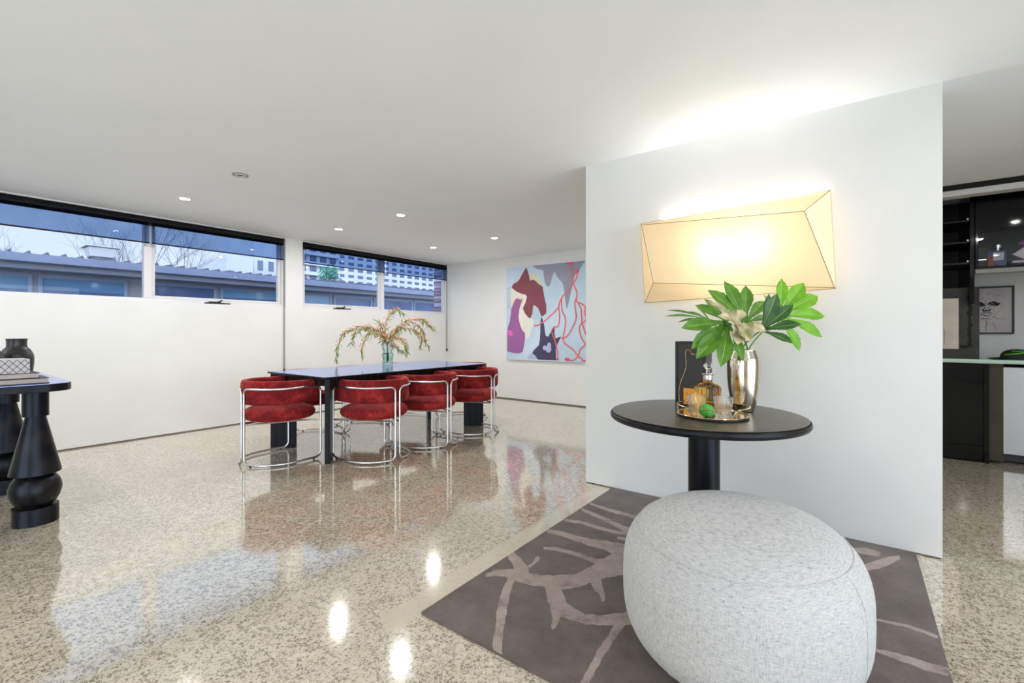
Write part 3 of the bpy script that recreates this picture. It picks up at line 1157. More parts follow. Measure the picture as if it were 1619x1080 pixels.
# ------------------------------------------------------------------ things on the round table
# black presentation box
BXP = at_d(1092, 640, 2.38)
bx = thing('gift_box', 'black framed presentation box with a gold cord and orange label', 'box', (2.565, .686, RTZ + .0005), R(-90))
W_, H_, D_ = .078, .347, .13
MATBLK = mat('matt_black_card', (.012, .011, .010, 1), .55)
INNER = noisy('dark_brown_panel', (.018, .014, .010, 1), (.026, .02, .014, 1), 6, .5)
GREYSIDE = mat('grey_card_side', (.09, .09, .10, 1), .5)
b = MB().box(-W_, W_, -D_ / 2 + .012, D_ / 2, 0, H_, 0)
b.build('case', [GREYSIDE], bx, bevel=.002)
f = MB()
frame_xz(f, -W_, W_, 0, H_, -D_ / 2, -D_ / 2 + .0119, .012)
f.build('front_frame', MATBLK, bx, bevel=.0015)
MB().box(-W_ + .0121, W_ - .0121, -D_ / 2 + .006, -D_ / 2 + .0118, .0121, H_ - .0121).build('front_panel', INNER, bx, smooth=False)
yy = -D_ / 2 + .003
cord = [(-.003, .300), (-.012, .302), (-.020, .299), (-.0235, .290), (-.0235, .265), (-.021, .240), (-.0225, .21), (-.032, .175), (-.046, .14), (-.055, .105), (-.058, .07), (-.056, .03), (-.0545, .014)]
mbc = MB().tube([Vector((p.x, yy, p.z)) for p in smooth_path([(x, 0, z) for x, z in cord], 5)], .0022, 8)
mbc.tube([Vector((p.x, yy, p.z)) for p in smooth_path([(-.003, 0, .300), (.004, 0, .296), (.002, 0, .288), (.006, 0, .279), (.012, 0, .285), (.0125, 0, .274)], 5)], .0017, 8)
mbc.tube([Vector((p.x, yy, p.z)) for p in smooth_path([(.0135, 0, .274), (.016, 0, .283), (.022, 0, .284), (.026, 0, .277), (.024, 0, .272)], 5)], .0015, 8)
mbc.build('gold_cord', GOLD, bx)
ORANGE = mat('orange_label', srgb(244, 160, 30), .5)
INK = mat('brown_ink', srgb(120, 66, 20), .6)
lb = MB().box(-.035, .028, -D_ / 2 + .0035, -D_ / 2 + .0058, .016, .100, 0)
o = lb.build('label', ORANGE, bx, smooth=False)
o['label'] = 'orange label'
ink = MB()
yl = -D_ / 2 + .0033
pl3 = lambda a, b: (a, yl, b)
ribbon(ink, [(p.x, p.y) for p in smooth_path([(-.024, .078, 0), (-.020, .080, 0), (-.0165, .077, 0), (-.0205, .069, 0), (-.024, .0655, 0), (-.019, .0665, 0), (-.0155, .0675, 0)], 4)], .0007, pl3, 0)
wig = [(-.015 + k * .0028, .0665 + (.0028 if k % 2 else 0), 0) for k in range(12)]
ribbon(ink, [(p.x, p.y) for p in smooth_path(wig, 4)], .0005, pl3, 0)
wig = [(-.024 + k * .003, .056 + (.0012 if k % 2 else 0), 0) for k in range(12)]
ribbon(ink, [(p.x, p.y) for p in smooth_path(wig, 3)], .0003, pl3, 0)
ink.build('lettering', INK, o, smooth=False)

# mirrored tray with a gold gallery
TRX, TRY, TRR = 2.308, .532, .156
MIRROR = mat('mirror_glass', (.86, .86, .86, 1), .02, 1.0)
tr = thing('tray', 'round mirrored tray with a wavy gold wire rail on the pedestal table', 'tray', (TRX, TRY, RTZ + .0005))
MB().lathe([(0, 0), (TRR - .004, 0), (TRR, .003), (TRR, .0105), (0, .0105)], 72, cap=False).build('base', MATBLK, tr)
MB().lathe([(0, .0108), (TRR - .004, .0108)], 72, cap=False).build('mirror', MIRROR, tr, smooth=False)
MB().tube([(TRR * math.cos(2 * PI * k / 72), TRR * math.sin(2 * PI * k / 72), .012) for k in range(72)], .0028, 8, closed=True).build('rim', GOLD, tr)
# gallery: horizontal runs that cross and dip to the rim at three places
rail = []
for seg_ in range(3):
    a0 = R(112) + seg_ * 2 * PI / 3
    a1 = a0 + 2 * PI / 3
    run = []
    for k in range(31):
        s = k / 30
        a = a0 - .16 + (a1 - a0 + .32) * s
        rise = min(1, s / .12, (1 - s) / .12)
        z = .014 + .038 * (1 - (1 - rise) ** 2)
        rr = TRR + .006 * (1 - abs(2 * s - 1)) - .002
        run.append((rr * math.cos(a), rr * math.sin(a), z))
    MB().tube(run, .0024, 8).build('gallery', GOLD, tr)

TOPZ = RTZ + .0005 + .0110
CRYSTAL = glass('cut_crystal', (1, 1, 1, 1), .0, 1.45)


def soften_glass(m, share):
    # thin walls: part of the light goes straight through
    t = NT(m)
    out = t.t.nodes['Material Output']
    tr = t.n('ShaderNodeBsdfTransparent')
    mx = t.n('ShaderNodeMixShader')
    mx.inputs[0].default_value = share
    t.l(t.p.outputs[0], mx.inputs[1])
    t.l(tr.outputs[0], mx.inputs[2])
    t.l(mx.outputs[0], out.inputs[0])
    return m


TUMBLERG = soften_glass(glass('thin_cut_crystal', (1, 1, 1, 1), .0, 1.42), .22)
AMBER = glass('amber_spirit', (1.0, .56, .10, 1), .02, 1.36)
SILVER = noisy('silver_collar', (.75, .75, .76, 1), (.85, .84, .83, 1), 30, .16, metal=1.0)
dc = at_z(1123, 653, TOPZ)
dcx, dcy = 2.322, .556
de = thing('decanter', 'amber cut glass decanter with a ball stopper on the mirrored tray', 'decanter', (dcx, dcy, TOPZ))


def flutes(a, r, z):
    return r * (1 + .018 * math.cos(20 * a)) if .012 < z < .12 and r > .02 else r


MB().lathe([(0, 0), (.050, 0), (.056, .004), (.058, .012), (.0585, .08), (.059, .118), (.057, .126), (.045, .136), (.024, .143), (.020, .150), (.020, .156), (0, .156)], 120, rad=flutes, cap=False).build('bottle', AMBER, de, angle=30)
MB().lathe([(0, .1562), (.021, .1562), (.0225, .160), (.0225, .180), (.0265, .183), (.028, .186), (.0265, .189), (.012, .191), (0, .191)], 40, cap=False).build('collar', SILVER, de, angle=40)
MB().lathe([(0, .1912), (.009, .1912), (.0075, .198), (.0075, .205), (.010, .208), (0, .209)], 24, cap=False).sphere((0, 0, .2255), .0185, 24).build('stopper', CRYSTAL, de, angle=30)

SC_ = TUMBLERG


def tumbler(label, x, y):
    g = thing('tumbler', label, 'glass', (x, y, TOPZ), 0, 'crystal tumblers on the tray')
    H, r0, r1 = .092, .036, .042

    def cuts(a, r, z):
        if r < .03 or not (.006 < z < .068):
            return r
        return r - .0016 * abs(math.cos(9 * a)) ** .5 * (1 if z < .06 else .4) - .0010 * abs(math.sin(14 * a + z * 160))
    prof = [(0, 0), (r0 - .003, 0), (r0, .003)]
    prof += [(r0 + (r1 - r0) * k / 14, .003 + (H - .003) * k / 14) for k in range(1, 15)]
    prof += [(r1 - .0015, H + .001), (r1 - .003, H), (r0 - .002, .016), (r0 - .006, .013), (0, .013)]

    def rad(a, r, z):
        return cuts(a, r, z)
    m = MB()
    n = 108
    v, fc = [], []
    inner_from = 3 + 14 + 2
    for i, (r, z) in enumerate(prof):
        for k in range(n):
            a = 2 * PI * k / n
            rr = rad(a, r, z) if i < inner_from - 1 else r
            v.append((rr * math.cos(a), rr * math.sin(a), z))
    for j in range(len(prof) - 1):
        for k in range(n):
            k2 = (k + 1) % n
            fc.append((j * n + k, j * n + k2, (j + 1) * n + k2, (j + 1) * n + k))
    m.add(v, fc)
    m.build('cut_glass_bowl', SC_, g, angle=25)
    return g


tumbler('cut crystal tumbler on the tray in front of the orange label', 2.232, .583)
tumbler('cut crystal tumbler on the tray, the one nearer the metal vase', 2.247, .470)
LIME = noisy('lime_peel', srgb(58, 150, 46), srgb(84, 176, 62), 60, .35, bump=.15)
lm = at_z(1117, 660, TOPZ + .01)
prof = [(0, -.042), (.006, -.040)] + [(.0305 * abs(math.cos(a)) ** .9, .037 * math.sin(a)) for a in np.linspace(-1.45, 1.40, 22)] + [(.004, .0375), (0, .0385)]
lime = MB().lathe(prof, 36, cap=False).build('lime', LIME, None, angle=80, loc=(2.196, .531, TOPZ + .0305))
lime.rotation_euler = (R(90), 0, R(-38))
tag(lime, 'green lime lying on the tray between the two tumblers', 'fruit')

# brushed metal vase
VMETAL = mat('brushed_champagne_metal', (.70, .62, .46, 1), .13, 1.0)
tnt = NT(VMETAL)
tnt.l(tnt.ramp(tnt.noise(tnt.coords((1, 1, .03)), 40, 3), [(.3, (.62, .55, .42, 1)), (.7, (.78, .70, .55, 1))]), VMETAL.node_tree.nodes['Principled BSDF'].inputs['Base Color'])
VX, VY = 2.545, .440
ve = thing('metal_vase', 'tall champagne metal vase with a narrowed neck on the pedestal table', 'vase', (VX, VY, RTZ + .0005))
pf = [(0, 0), (.048, 0), (.053, .004), (.066, .05), (.077, .11), (.082, .17), (.0835, .22), (.083, .255), (.081, .268), (.066, .302), (.0655, .3075), (.062, .308), (.060, .302), (.075, .268), (.077, .25), (.070, .11), (.045, .012), (0, .012)]
pf = [(r * .92, z) for r, z in pf]
MB().lathe(pf, 72, cap=False).build('vase_body', VMETAL, ve, angle=32)

# ------------------------------------------------------------------ big lobed leaves in the metal vase
def leaf_mat(name, c1, c2, trans=.25):
    m = noisy(name, c1, c2, 22, .38, stretch=(1, 1, 1))
    p = m.node_tree.nodes['Principled BSDF']
    p.inputs['Specular IOR Level'].default_value = .4
    p.inputs['Subsurface Weight'].default_value = 0
    return m


def leaf_translucent(m, col, w):
    t = NT(m)
    out = t.t.nodes['Material Output']
    tl = t.n('ShaderNodeBsdfTranslucent')
    tl.inputs[0].default_value = col
    mx = t.n('ShaderNodeMixShader')
    mx.inputs[0].default_value = w
    t.l(t.p.outputs[0], mx.inputs[1])
    t.l(tl.outputs[0], mx.inputs[2])
    t.l(mx.outputs[0], out.inputs[0])
    return m


BRIGHT = leaf_translucent(leaf_mat('bright_leaf', srgb(96, 160, 24), srgb(126, 190, 50)), srgb(140, 200, 40), .25)
MID = leaf_translucent(leaf_mat('mid_leaf', srgb(72, 120, 28), srgb(102, 148, 48)), srgb(100, 170, 40), .22)
DEEP = leaf_translucent(leaf_mat('deep_leaf', srgb(40, 82, 36), srgb(68, 108, 56)), srgb(80, 130, 40), .18)
TAN = leaf_mat('leaf_underside', srgb(128, 126, 78), srgb(206, 188, 152))
RIB = mat('pale_leaf_rib', srgb(150, 176, 104), .5)
STALK = mat('leaf_stalk', srgb(92, 132, 44), .5)


def lobe(mb, p0, p1, wid, nrm, arch, rim=0):
    ax = p1 - p0
    L = ax.length
    d = ax / L
    side = d.cross(nrm).normalized()
    n2 = side.cross(d).normalized()
    rows = []
    cols = (-1, -.62, -.3, -.035, .035, .3, .62, 1)
    for i in range(19):
        t_ = i / 18
        w_ = wid * L * float(np.interp(t_, (0, .12, .28, .45, .62, .76, .88, 1), (.50, .30, .38, .74, 1.0, .88, .52, 0))) * (1 + .05 * math.sin(t_ * 46))
        if i == 18:
            w_ = .0004
        ctr = p0 + ax * t_ + n2 * (arch * L * math.sin(PI * t_))
        rows.append([ctr + side * (c_ * w_) + n2 * (abs(c_) ** 1.3 * w_ * .30 - .004 * wid * L * 4 * math.cos(t_ * 40) * abs(c_)) for c_ in cols])
    mb.grid(rows, 0, mfun=lambda i, j: 1 if j == 3 else rim)


def palm_leaf(label, att, tips, d_att, d_tip, material, mouth, wid=.165, up=.5, arch=.05, extra=None):
    """att, tips: where the leaf meets its stalk and where its lobes end"""
    o0 = Vector((VX, VY, RTZ + .0005))
    lf = thing('leaf_stem', label, 'leaf', o0, 0, 'large lobed leaves in the metal vase')
    p0 = at_d(*att, d_att) - o0
    m = MB()
    for k, tip in enumerate(tips):
        dt_ = tip[2] if len(tip) > 2 else d_tip
        p1 = at_d(tip[0], tip[1], dt_) - o0
        nrm = (-VIEW * .8 + Vector((0, 0, up))).normalized()
        lobe(m, p0 + (p1 - p0) * .02, p1, (tip[3] if len(tip) > 3 else wid), nrm, arch)
    m.build('leaf_blade', [material, RIB], lf, angle=70)
    base = Vector((mouth[0] * .35, mouth[1] * .35, .03))
    mth = Vector((mouth[0], mouth[1], .306))
    MB().tube(smooth_path([base, (base + mth) * .5 + Vector((0, 0, .02)), mth, (mth * .45 + p0 * .55) + Vector((0, 0, .012)), p0], 6), .0036, 8).build('stalk', STALK, lf)
    return lf


palm_leaf('bright green lobed leaf spreading farthest right behind the others', (1231, 500), [(1235.5, 440.4, 2.44), (1271, 447.5, 2.46), (1293, 468, 2.46), (1304, 500, 2.42), (1300.5, 533.5, 2.38), (1264.5, 556, 2.36), (1207, 466, 2.44, .10)], 2.39, 2.44, BRIGHT, (.030, -.018), .155)
palm_leaf('green lobed leaf standing upright against the lamp', (1177, 511), [(1118.7, 458.2, 2.40), (1144.8, 444.5, 2.42), (1179, 451.5, 2.43), (1208, 476, 2.42), (1216, 500, 2.38, .13)], 2.36, 2.42, MID, (.000, .028), .165)
palm_leaf('small lobed leaf seen edge on, reaching farthest left', (1120, 505), [(1050.5, 500.5, 2.33, .055), (1054, 490.5, 2.40, .06), (1072, 509.5, 2.30, .07), (1086, 493, 2.42, .09), (1099, 482, 2.42, .12)], 2.34, 2.36, MID, (-.018, .030), .08, up=1.2)
palm_leaf('dark green lobed leaf bending right in front of the bright one', (1203, 523), [(1228.6, 463.4, 2.24), (1254.5, 481.5, 2.22), (1267.5, 512.5, 2.18), (1253.6, 543, 2.16), (1216, 464, 2.30, .10)], 2.27, 2.2, DEEP, (.022, .010), .17)
palm_leaf('big green lobed leaf drooping left over the black box', (1151, 510), [(1076.8, 519, 2.20), (1092.6, 552, 2.17), (1100.8, 567.5, 2.15), (1139.3, 580.5, 2.13), (1174.3, 572, 2.15, .12), (1099.5, 482.3, 2.26), (1113, 472.5, 2.30, .12)], 2.22, 2.16, MID, (-.030, .006), .165)
palm_leaf('curled leaf showing its tan underside in the middle of the vase', (1164, 514), [(1166, 545, 2.12, .34), (1186, 540, 2.10, .34), (1212, 524, 2.14, .22), (1134, 499, 2.13, .16), (1119, 476, 2.2, .11), (1152, 489, 2.2, .22), (1173, 490, 2.22, .24)], 2.17, 2.15, TAN, (-.006, -.020), .24, arch=.12)

# ------------------------------------------------------------------ wall lamp over the table
def make_shade_mat():
    m = bpy.data.materials.new('cream_lamp_fabric')
    m.use_nodes = True
    t = NT(m)
    t.t.nodes.remove(t.p)
    df = t.n('ShaderNodeBsdfDiffuse')
    tl = t.n('ShaderNodeBsdfTranslucent')
    c = t.ramp(t.noise(t.coords((1, 1, 1)), 5, 4), [(.3, (.93, .78, .54, 1)), (.7, (.96, .82, .60, 1))])
    t.l(c, df.inputs[0])
    t.l(c, tl.inputs[0])
    mx = t.n('ShaderNodeMixShader')
    mx.inputs[0].default_value = .42
    t.l(df.outputs[0], mx.inputs[1])
    t.l(tl.outputs[0], mx.inputs[2])
    t.l(mx.outputs[0], t.t.nodes['Material Output'].inputs[0])
    return m


SHADE = make_shade_mat()
SEAM = mat('dark_seam_wire', srgb(120, 96, 60), .5)
LX, LY, LZ = XP - .001, .60, 1.62
la = thing('wall_lamp', 'large twisted box lamp in glowing cream fabric on the white partition', 'wall lamp', (LX, LY, LZ))
lo_ = Vector((LX, LY, LZ))
XBK, XFR = 3.085, 2.935
BK = [at_x(1013.2, 354.0, XBK), at_x(1312.8, 300.8, XBK), at_x(1321, 456.3, XBK), at_x(1019.4, 478.8, XBK)]     # TL TR BR BL
FR = [at_x(1014.3, 355.6, XFR), at_x(1271.8, 333.8, XFR), at_x(1319.6, 454.8, XFR), at_x(1032.7, 447.3, XFR)]
BK = [p - lo_ for p in BK]
FR = [p - lo_ for p in FR]
MB().add(BK + FR, [(4, 5, 6, 7), (0, 1, 5, 4), (1, 2, 6, 5), (2, 3, 7, 6), (3, 0, 4, 7)]).build('shade', SHADE, la, smooth=False)
sm = MB()
for k in range(4):
    sm.tube([FR[k], FR[(k + 1) % 4]], .0016, 6).tube([BK[k], BK[(k + 1) % 4]], .0016, 6).tube([BK[k], FR[k]], .0016, 6)
sm.build('wire_frame', SEAM, la)
BULB = emit('warm_bulb', (1, .88, .70, 1), 52)
bc = Vector((-.085, -.035, .02))
for dy in (-.11, .11):
    MB().sphere(bc + Vector((0, dy, 0)), .032, 16).build('bulb', BULB, la)
    MB().tube([bc + Vector((.028, dy, 0)), Vector((-.0225, dy - .035, .02))], .014, 12).build('bulb_holder', FITTING, la)
MB().box(-.022, .0, -.20, .20, -.03, .07).build('wall_plate', FITTING, la, bevel=.004)

# added light strip behind the shade, standing in for upward lamp spill
ld = bpy.data.lights.new('added_uplight', 'AREA')
ld.shape, ld.size, ld.size_y, ld.energy, ld.color = 'RECTANGLE', .006, .90, 2.9, (1, .97, .93)
lo2 = bpy.data.objects.new('added_uplight', ld)
COL.objects.link(lo2)
lo2.location = (XP - .007, .585, 1.905)
lo2.rotation_euler = (PI, 0, 0)
MB().box(-.020, -.002, -.42, .39, .248, .2555).build('added_uplight_channel', FITTING, la, smooth=False)
# ------------------------------------------------------------------ black console table at the left edge
CZ = .845
con = thing('console_table', 'black stained console table on stacked turned legs at the left edge', 'table', (.10, 4.45, 0))


def rrect(x0, x1, y0, y1, r, n=10):
    out = []
    for cx, cy, a0 in ((x1 - r, y0 + r, -PI / 2), (x1 - r, y1 - r, 0), (x0 + r, y1 - r, PI / 2), (x0 + r, y0 + r, PI)):
        for k in range(n + 1):
            a = a0 + PI / 2 * k / n
            out.append((cx + r * math.cos(a), cy + r * math.sin(a)))
    return out


MB().prism(rrect(-.95, .560, -.70, .80, .12), CZ - .046, CZ - .0022).build('tabletop', BLACKWOOD, con, bevel=.004, angle=50)
MB().prism(rrect(-.949, .559, -.699, .799, .12), CZ - .0021, CZ).build('top_reflection_layer', TABLETOP, con, bevel=.0008, angle=50)  # painted reflection on its own thin layer, as on the dining table
legp = [(.103, 0), (.103, .100), (.070, .1001), (.090, .118), (.107, .150), (.117, .190), (.117, .215), (.107, .252), (.086, .283), (.063, .298), (.115, .2985), (.114, .310), (.045, .640), (.059, .6402), (.059, CZ - .0465)]
for x, y in ((.42, -.485), (.40, .43), (-.72, -.485), (-.72, .43)):
    l = MB().lathe([(0, 0)] + legp + [(0, CZ - .0465)], 56, cap=False)
    l.build('leg', BLACKWOOD, con, angle=28, loc=(x, y, 0))

PAGES = noisy('book_pages', srgb(176, 164, 158), srgb(196, 184, 178), 40, .8, stretch=(1, 1, 30))
COVERB = mat('dark_book_cover', srgb(52, 50, 66), .5)
COVERW = mat('white_book_cover', srgb(196, 190, 192), .5)
LINE = mat('black_print', srgb(30, 28, 40), .6)


def book(label, xr, y0, z, w, d, h, cover, lattice=False, rz=0.0):
    o = thing('book', label, 'book', (xr, y0, z), rz, 'books stacked on the console table')
    tck = .003
    MB().box(-w, 0, 0, d, 0, tck).box(-w, 0, 0, d, h - tck, h).box(-w, 0, d - tck, d, tck, h - tck).build('cover', cover, o, smooth=False, bevel=.001)
    MB().box(-w + .004, -.005, .004, d - tck - .0005, tck + .0002, h - tck - .0002).build('pages', PAGES, o, smooth=False)
    return o


bz = CZ + .0006
book('bottom book of the stack on the console, largest and dark edged', .562, 3.835, bz, .36, .26, .031, COVERB)
book('second book in the console stack, dark covers under the patterned box', .522, 3.842, bz + .0316, .33, .25, .031, COVERB, rz=R(.6))
o = thing('patterned_box', 'white box with black diamond lattice pattern on top of the books', 'box', (.482, 3.852, bz + .0632), R(.3))
m = MB().box(-.30, 0, 0, .22, 0, .080, 0)
per = .031
k = -2
segs = []
for k in range(-4, 14):
    for sg in (1, -1):
        # clip a slanted line to the face
        x0_ = -.30 + k * per
        pts = []
        for s in range(0, 41):
            z = .002 + .076 * s / 40
            x = x0_ + sg * (z - .002) / .038 * per + (0 if sg > 0 else per * 2)
            if -.298 < x < -.002:
                pts.append((x, z))
        if len(pts) > 2:
            ribbon(m, pts, .0013, lambda a, b: (a, -.0006 - .0002 * (sg > 0), b), 1)
for k in range(-4, 10):
    for sg in (1, -1):
        pts = []
        for s in range(41):
            z = .002 + .076 * s / 40
            y = k * per + sg * (z - .002) / .038 * per + (0 if sg > 0 else per * 2)
            if .002 < y < .218:
                pts.append((y, z))
        if len(pts) > 2:
            ribbon(m, pts, .0013, lambda a, b: (.0006 + .0002 * (sg > 0), a, b), 1)
m.build('lattice_box', [COVERW, LINE], o, smooth=False)

RIBBED = noisy('black_ribbed_ceramic', (.012, .012, .012, 1), (.035, .035, .034, 1), 40, .38, stretch=(.2, .2, 3), bump=.2)
o = thing('ceramic_vase', 'squat black ribbed vase with a wide collar behind the books', 'vase', (.486, 4.36, CZ + .0006))
pv = [(0, 0), (.070, 0), (.078, .006), (.092, .05), (.097, .10), (.098, .135), (.092, .162), (.076, .188), (.061, .202), (.058, .214), (.058, .243), (.062, .254), (.060, .258), (.055, .256), (.052, .24), (.052, .21), (.0, .20)]
fine = []
for (r0, z0), (r1, z1) in zip(pv, pv[1:]):
    n = max(1, int(abs(z1 - z0) / .004))
    for k in range(n):
        s = k / n
        z = z0 + (z1 - z0) * s
        rr = r0 + (r1 - r0) * s
        fine.append((rr + (.0009 if (len(fine) % 2 and .05 < z < .16 and rr > .07) else 0), z))
fine.append(pv[-1])
fine = [(r * .82, z) for r, z in fine]
MB().lathe(fine, 48, cap=False).build('vase_body', RIBBED, o, angle=60)
BLUEGREY = noisy('slate_glaze', (.03, .032, .042, 1), (.05, .052, .066, 1), 8, .35)
o = thing('ceramic_vase', 'smooth slate coloured vase cut off by the left edge of the photo', 'vase', (.322, 4.19, CZ + .0006))
MB().lathe([(0, 0), (.055, 0), (.062, .006), (.085, .06), (.096, .11), (.094, .15), (.075, .19), (.045, .215), (.030, .235), (.030, .262), (.036, .272), (.030, .270), (.026, .25), (0, .24)], 48, cap=False).build('vase_body', BLUEGREY, o, angle=60)

# ------------------------------------------------------------------ bar / kitchen niche on the right
GLOSS = mat('black_gloss_panel', (.002, .002, .0025, 1), .05, Specular_IOR_Level=.28)
DARKSH = noisy('dark_brown_laminate', (.008, .007, .005, 1), (.013, .011, .008, 1), 6, .45, Specular_IOR_Level=.25)
GLASSTOP = mat('back_painted_glass', srgb(206, 214, 212), .08)
GREENEDGE = mat('green_glass_edge', srgb(196, 228, 212), .15)
STEEL = noisy('brushed_steel', (.52, .52, .54, 1), (.55, .55, .57, 1), 3, .24, metal=1.0)
KX = 5.68
KB = XB - .005
# black header over the niche and its pale track
hd = thing('bulkhead', 'dark header across the ceiling above the bar niche, pale track below', 'header', (5.46, -.9, 2.31))
MB().box(-.03, .10, -2.3, .75, .050, CEIL - 2.31 - .001).build('header_board', DARKSH, hd, bevel=.002)
MB().box(-.034, .09, -2.3, .75, .0, .0495).build('track', ALU, hd, bevel=.002)

# base cabinet in black glass
bc_ = thing('base_cabinet', 'low black glass cabinet left of the bar fridge', 'cabinet', (KX, -.30, 0))
MB().box(.02, KB - KX, -.62, .62, .08, .872).build('carcass', DARKSH, bc_, smooth=False)
for a, b in ((-.618, -.005), (.005, .618)):
    MB().box(0, .0195, a, b, .145, .866).build('door', GLOSS, bc_, bevel=.002)
MB().box(0, .0195, -.618, .618, .012, .140).build('plinth', GLOSS, bc_, bevel=.002)
MB().box(-.006, KB - KX, -.655, -.6205, 0, .872).build('end_panel', GLOSS, bc_, bevel=.002)

wt = thing('worktop', 'pale glass worktop with a green edge over the bar fridge', 'worktop', (KX, -1.2, .8725))
MB().box(-.02, KB - KX, -1.9, 1.5, .0, .012).build('substrate', ALU, wt, smooth=False)
MB().box(-.024, KB - KX, -1.9, 1.5, .0122, .033).build('glass_slab', [GLASSTOP], wt, bevel=.001)
MB().box(-.0285, -.0242, -1.9, 1.5, .008, .0325).build('glass_edge', GREENEDGE, wt, bevel=.001)

# back panel and bar fridge
BROWN = noisy('olive_brown_panel', srgb(60, 53, 38), srgb(68, 61, 44), 5, .6)
struct('trim_3', MB().box(KX + .06, KX + .075, -1.052, -.962, .02, .87), BROWN, smooth=False)
fr_ = thing('bar_fridge', 'stainless steel bar fridge under the glass worktop', 'fridge', (KX + .12, -1.33, 0))
MB().box(.035, .43, -.28, .272, .05, .845).build('body', BLACKPL, fr_, bevel=.004)
MB().box(.0, .034, -.28, .272, .075, .84).build('door', STEEL, fr_, bevel=.006)
MB().box(.006, .040, .2722, .280, .075, .84).build('door_seal', BLACKPL, fr_, bevel=.002)
MB().box(.02, .05, -.27, .265, .012, .070).build('kick_plate', BLACKPL, fr_, bevel=.002)
MB().lathe([(.014, 0), (.014, .05)], 12, (.06, .24, 0)).build('foot', BLACKPL, fr_)
MB().lathe([(.014, 0), (.014, .05)], 12, (.06, -.25, 0)).build('foot', BLACKPL, fr_)

# tall open shelves
sh = thing('shelf_unit', 'dark open shelf unit beside the partition edge, above the bar', 'shelf', (KX + .01, -.42, 1.40))
MB().box(0, KB - KX - .01, -.445, -.415, .0, CEIL - 1.402).build('side_panel', GLOSS, sh, bevel=.002)
MB().box(0, KB - KX - .01, .70, .73, .0, CEIL - 1.402).build('side_panel', GLOSS, sh, bevel=.002)
MB().box(KB - KX - .03, KB - KX - .011, -.4145, .6995, .0, CEIL - 1.402).build('back_panel', DARKSH, sh, smooth=False)
for z in (1.759, 1.945, 2.135):
    s = MB().box(.01, KB - KX - .0305, -.4145, .6995, z - 1.40 - .008, z - 1.40 + .008).build('shelf_board', DARKSH, sh, bevel=.001)
    MB().lathe([(.008, 0), (.008, .014)], 10, (.02, -.405, z - 1.40 + .009)).build('shelf_pin', CHROME, s)

# upper cabinet with flap and open niche
uc = thing('upper_cabinet', 'black gloss wall cabinet with a raised flap above an open bottle niche', 'cabinet', (KX + .01, -1.58, 1.70))
ud = KB - KX - .011
MB().box(0, ud, -.72, .71, .0, .02).build('bottom_panel', GLOSS, uc, bevel=.002)
MB().box(0, ud, -.72, .71, .318, .338).build('middle_panel', GLOSS, uc, bevel=.002)
MB().box(ud - .02, ud - .001, -.72, .71, .0205, .3175).build('back_panel', GLOSS, uc, smooth=False)
MB().box(.0, ud, .6905, .71, .0205, .3175).build('side_panel', GLOSS, uc, bevel=.002)
MB().box(.0, .02, -.72, .71, .3385, .655).build('flap_door', GLOSS, uc, bevel=.002)
MB().box(.004, .009, -.70, .688, .0215, .3165).build('glass_door', PANE, uc, smooth=False)
MB().box(.021, ud, -.72, .71, .3385, .706).build('carcass', DARKSH, uc, smooth=False)
MB().box(.002, .05, -.72, .71, -.040, -.002).build('light_rail', GREYFIT, uc, bevel=.002)

# bottles in the niche
NZ = 1.7205
bt = thing('spirit_bottle', 'flat square bottle with a white label and silver stopper in the niche', 'bottle', (KX + .17, -1.035, NZ), R(-12))
ORB = noisy('orange_glass', srgb(206, 74, 18), srgb(120, 30, 20), 10, .1)
MB().box(-.025, .025, -.055, .060, 0, .148).build('bottle_body', [noisy('purple_glass', srgb(60, 44, 96), srgb(90, 84, 140), 8, .1)], bt, bevel=.006)
MB().box(-.0262, -.0252, .020, .058, .012, .100).build('orange_front', ORB, bt, smooth=False)
MB().box(-.0275, -.0265, -.040, .026, .058, .128).build('label', COVERW, bt, smooth=False)
MB().lathe([(.014, .148), (.014, .168), (.030, .169), (.030, .196), (.0, .197)], 20).build('stopper', SILVER, bt)
bk_ = thing('dark_tin', 'dark low tin beside the square bottle in the niche', 'tin', (KX + .22, -.935, NZ))
MB().box(-.03, .03, -.045, .045, 0, .088).build('tin_body', DARKSH, bk_, bevel=.006)
MB().box(-.0315, -.0305, -.035, .040, .074, .079).build('silver_line', SILVER, bk_, smooth=False)
PINKW = noisy('pale_pink_glaze', srgb(206, 184, 190), srgb(226, 208, 212), 10, .4)
PURP = mat('purple_petal', srgb(150, 84, 150), .6)
dm = thing('diamond_bottle', 'pale pink diamond shaped bottle on its plinth at the right edge of the niche', 'bottle', (KX + .14, -1.185, NZ))
MB().box(-.03, .03, -.09, .070, .022, .045).build('plinth', PINKW, dm, bevel=.003)
m = MB()
q = [(.072, .098), (-.01, .165), (-.085, .098), (-.01, .046)]
m.add([(-.022, y, z) for y, z in q] + [(.022, y, z) for y, z in q], [(0, 1, 2, 3), (7, 6, 5, 4), (0, 4, 5, 1), (1, 5, 6, 2), (2, 6, 7, 3), (3, 7, 4, 0)])
m.build('bottle_body', PINKW, dm, bevel=.004)
MB().lathe([(.020, .0), (.020, .022)], 16, (0, -.01, 0)).build('foot', BLACKPL, dm)
MB().lathe([(.016, .160), (.016, .175), (.034, .178), (.040, .196), (.022, .215), (0, .218)], 16, (0, -.01, 0)).build('stopper', PURP, dm)

